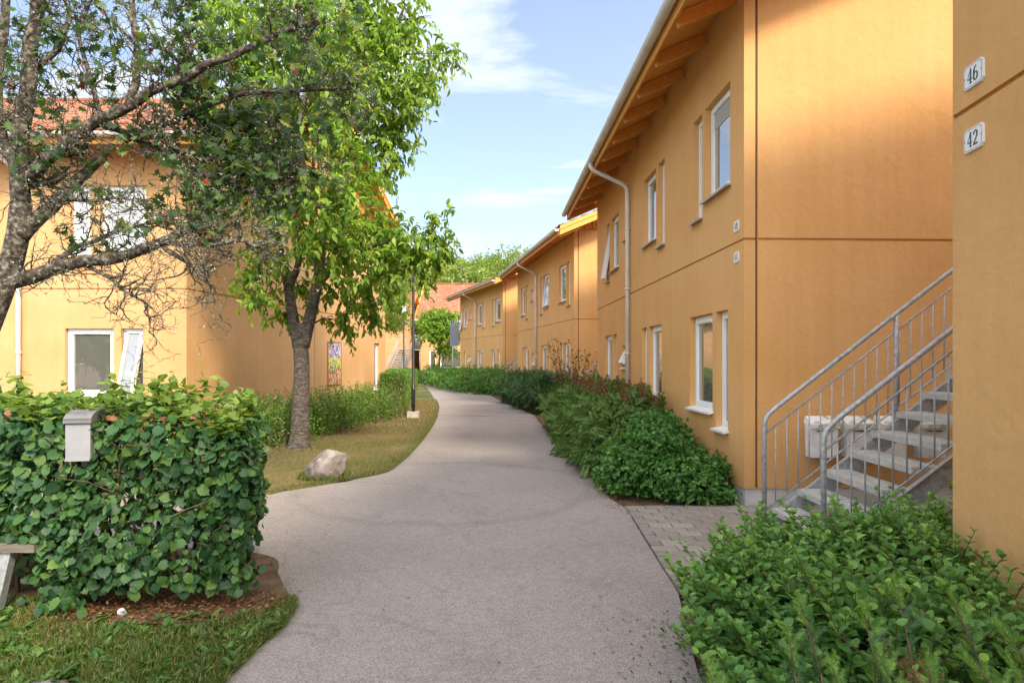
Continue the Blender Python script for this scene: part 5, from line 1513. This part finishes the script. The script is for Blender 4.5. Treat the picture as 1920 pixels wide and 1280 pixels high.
for k,(px_,Z_,H_,R_,m_,ky) in enumerate(fx):
    tree(far_l[k],(px_-960)/F*Z_,Z_,H_,R_,m_,.42,2400,6,.35,.22,seed=20+ord(ky[0]),key=ky,rot=k*1.3,nb=30,name='tree')
# trees far behind the photographer, seen mirrored in the windows
for k,(x,y,H_,R_) in enumerate(((-25,-15,10,4.6),(-33.0,-19,11,5.0),(-21,-21,10,4.5))):
    tree(['tree standing far behind the camera, mirrored in the left house windows','leftmost tree far behind the camera','third tree far behind the camera, mirrored in the upper left windows'][k],x,y,H_,R_,'far',.34,2600,6,.3,.10,seed=50,key='bt',rot=k*1.1,nb=24)

# ------------------------------------------------------------------ far houses
def far_house(name,label,x0,x1,y,depth,ze,tanp,wins,skew=0.0):
    r=empty(name,(x0,y,0)); tag(r,label,'house')
    L_=x1-x0; holes=[(a,b,c,d) for a,b,c,d in wins]
    wall(L_,0,ze,holes,(0,0,0),(1,0,0),(0,-1,0),M['plaster_left'],'wall',r)
    bk=MB(); hz=ze+tanp*depth/2
    bk.add([(0,0,0),(0,depth,0),(0,depth,ze),(0,depth/2,hz),(0,0,ze)],[(0,1,2,3,4)]); bk.build('side_wall',M['plaster_left'],r); bk=MB(); bk.add([(L_,0,0),(L_,depth,0),(L_,depth,ze),(L_,depth/2,hz),(L_,0,ze)],[(0,1,2,3,4)])
    bk.build('side_wall',M['plaster_left'],r)
    # roof
    rf=MB(); oh=.6; xs=-.5; xe=L_+.5; th=.15
    pr=[(-oh,ze-tanp*oh),(depth/2,hz),(depth+oh,ze-tanp*oh)]
    vs=[]
    for x in (xs,xe):
        for a,b in pr: vs.append((x,a,b))
        for a,b in reversed(pr): vs.append((x,a,b+th))
    rf.add(vs,[(0,1,7,6),(1,2,8,7),(5,11,10,4),(4,10,9,3),(0,6,11,5),(2,3,9,8),(0,5,4,1),(1,4,3,2),(6,7,10,11),(7,8,9,10)])
    rf.build('roof',M['orange_wood'],r)
    t=tiles(xe-xs,oh,ze-tanp*oh+th,depth/2+oh,tanp,M['tile'],'roof_tiles',r,res=4,s0=0,tw=.24,course=.38)
    t.rotation_euler=(0,0,math.pi); t.location=(xe,0,0)
    MB().tube([(xs,depth/2,hz+th+.03),(xe,depth/2,hz+th+.03)],.12,8).build('ridge_cap',M['tile'],r)
    MB().bar((xs,-oh-.03,ze-tanp*oh+.02),(xe,-oh-.03,ze-tanp*oh+.02),.1,.2).build('fascia',M['white'],r)
    for a,b,c,d in wins:
        Mf=Matrix.Rotation(math.pi,4,'Z'); window(r,-b,c,b-a,d-c,frame_M=Mf)
    return r
far_house('house','far ochre house with broad red tiled roof closing the end of the path',-7.75,6.5,52,10.5,5.3,.62,[(.75,1.35,.75,2.5),(1.65,3.45,1.0,2.5),(6,7.2,1,2.4)])
far_house('house','far ochre house at left behind the distant stairs, roof hidden by trees',-20,-8.6,48,9,4.9,.5,[(3,4,1,2.3)])
sf=staircase('distant steel stairs with landing against the far left house',(-8.1,44.4,.0),math.pi/2*.9,wd=1.15,landing=1.7)

# grey board on a post
def board_post():
    Z=40; p=P(849,690,Z); r=empty('sign_post',(p.x,Z,0)); tag(r,'blank grey board with upright slats on a thin post beside the last house','sign')
    MB().tube([(0,0,0),(0,0,3.0)],.045,8).build('post',M['galv'],r)
    MB().box(-.18,.42,-.06,-.02,2.55,3.85).build('board',mat('board_blue_grey',(.20,.23,.28),.6),r)
    for k in range(5): MB().box(-.16+k*.13,-.12+k*.13,-.05,-.02,3.84,4.2).build('slat',M['galv'],r)
board_post()

# ------------------------------------------------------------------ grass, weeds, litter
def grass(name,parent_pts,n,bounds,h,m,label=None,mask=None,tm=None,z=.02):
    X=RNG.uniform(bounds[0],bounds[1],n); Y=RNG.uniform(bounds[2],bounds[3],n); k=poly_contains(parent_pts,X,Y)
    if mask is not None: k&=mask(X,Y)
    X,Y=X[k],Y[k]; n=len(X); pos=np.stack([X,Y,np.full(n,z)],1)
    d=RNG.normal(scale=.45,size=(n,3)); d[:,2]=1; 
    f=RNG.normal(size=(n,3)); f[:,2]*=.2
    o=foliage(name,None,m,tm,pos,d,f,h*RNG.uniform(.45,1.35,n)); 
    return o
blade=(np.array([(-.05,0,0),(.05,0,0),(.035,.6,.06),(0,1,.2)],float),np.array([(0,1,2),(0,2,3)]))
o=grass('grass',NEAR,60000,(-4.2,-1.1,1.9,3.95),.05,M['grass'],tm=blade,mask=lambda X,Y:((np.sin(X*4.1+1)*np.sin(Y*6+X)+np.sin(X*9-Y*7)*.5)>-.6)&((Y<3.60+.07*np.sin(X*7)+.15*(X+1.6))|(X<-2.65)))
o=grass('grass',LAWN,150000,(-4.6,-.9,6.9,13.5),.028,M['grass_dry'],tm=blade)
o=grass('grass',LAWN,60000,(-4.6,-.9,6.9,16),.04,M['grass'],tm=blade,mask=lambda X,Y:(np.sin(X*2.1+Y*1.3)+np.sin(Y*2.7-X*1.1)+.9*np.sin(X*.9+2))>.05)
o=grass('grass',LAWN,50000,(-5.2,-1.6,13,24),.05,M['grass_dry'],tm=(blade[0]*np.array([2.2,1,1]),blade[1]))
# greener fringe along the kerbless edge
def fringe(edge,n,m,h,inward,ymin,ymax):
    E_=[p for p in edge if ymin<=p[1]<=ymax]; pos=[]
    seg=np.array(E_); L_=np.linalg.norm(seg[1:]-seg[:-1],axis=1); c=np.cumsum(L_)/L_.sum()
    u=RNG.random(n); i=np.searchsorted(c,u).clip(0,len(L_)-1); t=RNG.random(n)[:,None]
    p=seg[i]*(1-t)+seg[i+1]*t; off=np.abs(RNG.normal(scale=.10,size=(n,1))); dv=seg[i+1]-seg[i]; nn=np.stack([-dv[:,1],dv[:,0]],1)/np.maximum(np.linalg.norm(dv,axis=1,keepdims=True),1e-6)
    p=p+nn*inward*(off-.02)
    pos=np.concatenate([p,np.full((n,1),.01)],1); d=RNG.normal(scale=.45,size=(n,3)); d[:,2]=.9; d[:,:2]-=nn*inward*.25
    foliage('grass_edge',None,m,blade,pos,d,unit(n),h*RNG.uniform(.5,1.4,n))
fringe(LEFT_EDGE,26000,M['grass'],.045,-1,7.0,24)
fringe(NEAR_EDGE,8000,M['grass'],.045,-1,2.0,4.0)
def tufts(c,r0,r1,n,h,m):
    a=RNG.uniform(0,6.28,n); q=RNG.uniform(.96,1.18,n); pos=np.stack([c[0]+np.cos(a)*r0*q,c[1]+np.sin(a)*r1*q,np.full(n,.02)],1)
    d=RNG.normal(scale=.35,size=(n,3)); d[:,2]=1
    foliage('grass_tufts',None,m,blade,pos,d,unit(n),h*RNG.uniform(.5,1.5,n))
tufts((bx,by+.12),.30,.20,1500,.07,M['grass'])
tufts((P(560,845,10.6).x,10.6),.25,.25,900,.05,M['grass_dry'])
# broad leafed weeds in the near verge
def weeds():
    n=430; X=RNG.uniform(-3.9,-1.2,n); Y=RNG.uniform(2.3,3.7,n); k=poly_contains(NEAR,X,Y); X,Y=X[k],Y[k]; n=len(X); per=9
    a=RNG.uniform(0,6.28,(n,per)); pos=np.stack([np.repeat(X[:,None],per,1),np.repeat(Y[:,None],per,1),np.full((n,per),.025)],2)+RNG.normal(scale=.012,size=(n,per,3))*np.array([1,1,.4])
    el=RNG.uniform(.1,.9,(n,per)); tip=np.stack([np.cos(a)*np.cos(el),np.sin(a)*np.cos(el),np.sin(el)],2); nor=np.stack([-np.cos(a)*np.sin(el),-np.sin(a)*np.sin(el),np.cos(el)],2)
    foliage('weeds',None,M['weed'],T_oval(.42,.08,.25),pos.reshape(-1,3),tip.reshape(-1,3),nor.reshape(-1,3),RNG.uniform(.025,.08,n*per))
    # leaf litter under the hedge, by the shrubs and on the path edge
    n=4200; p1=np.stack([RNG.uniform(-2.9,-1.42,n),RNG.normal(3.78,.16,n),np.abs(RNG.normal(.03,.015,n))],1)
    edgepts=np.array([p for p in RIGHT_EDGE if 6.5<p[1]<17]); q=edgepts[RNG.integers(0,len(edgepts),1300)]+np.stack([RNG.normal(-.0,.07,1300),RNG.normal(0,.25,1300)],1)
    p2=np.concatenate([q,np.abs(RNG.normal(.012,.006,(1300,1)))],1)
    p3=np.stack([RNG.uniform(.5,1.1,200),RNG.uniform(2.2,3.7,200),np.full(200,.008)],1)
    p3=p3[RNG.random(200)<.6]
    p4=np.stack([RNG.uniform(-2.5,1,60),RNG.uniform(3,13,60),np.full(60,.006)],1)
    pos=np.concatenate([p1,p2,p3,p4]); pos=pos[~((pos[:,0]<-3.0))]
    d=unit(len(pos)); d[:,2]*=.25
    foliage('leaf_litter',None,M['litter'],T_diamond(.55),pos,nrm(d),np.array([0,0,1.])+RNG.normal(scale=.3,size=pos.shape),RNG.uniform(.012,.032,len(pos)))
    # trailing green creeper on the tarmac at the thicket's foot
    n=260; c=np.array([(1.0,3.35),(.93,2.75),(1.02,2.2)])[RNG.integers(0,3,n)]; pos=np.concatenate([c+RNG.normal(scale=(.09,.14),size=(n,2)),np.abs(RNG.normal(.03,.02,(n,1)))],1)
    foliage('creeper',None,M['weed'],T_oval(.7),pos,unit(n),np.array([0,0,1.])+RNG.normal(scale=.3,size=(n,3)),RNG.uniform(.015,.035,n))
weeds()
for o in bpy.data.objects:
    if o.parent and o.name.split('.')[0] in ('branches','stems','stalks'): o['kind'] = 'stuff'
print('objects', len(bpy.data.objects), 'tris', sum(len(o.data.loops)-2*len(o.data.polygons) for o in bpy.data.objects if o.type=='MESH'))
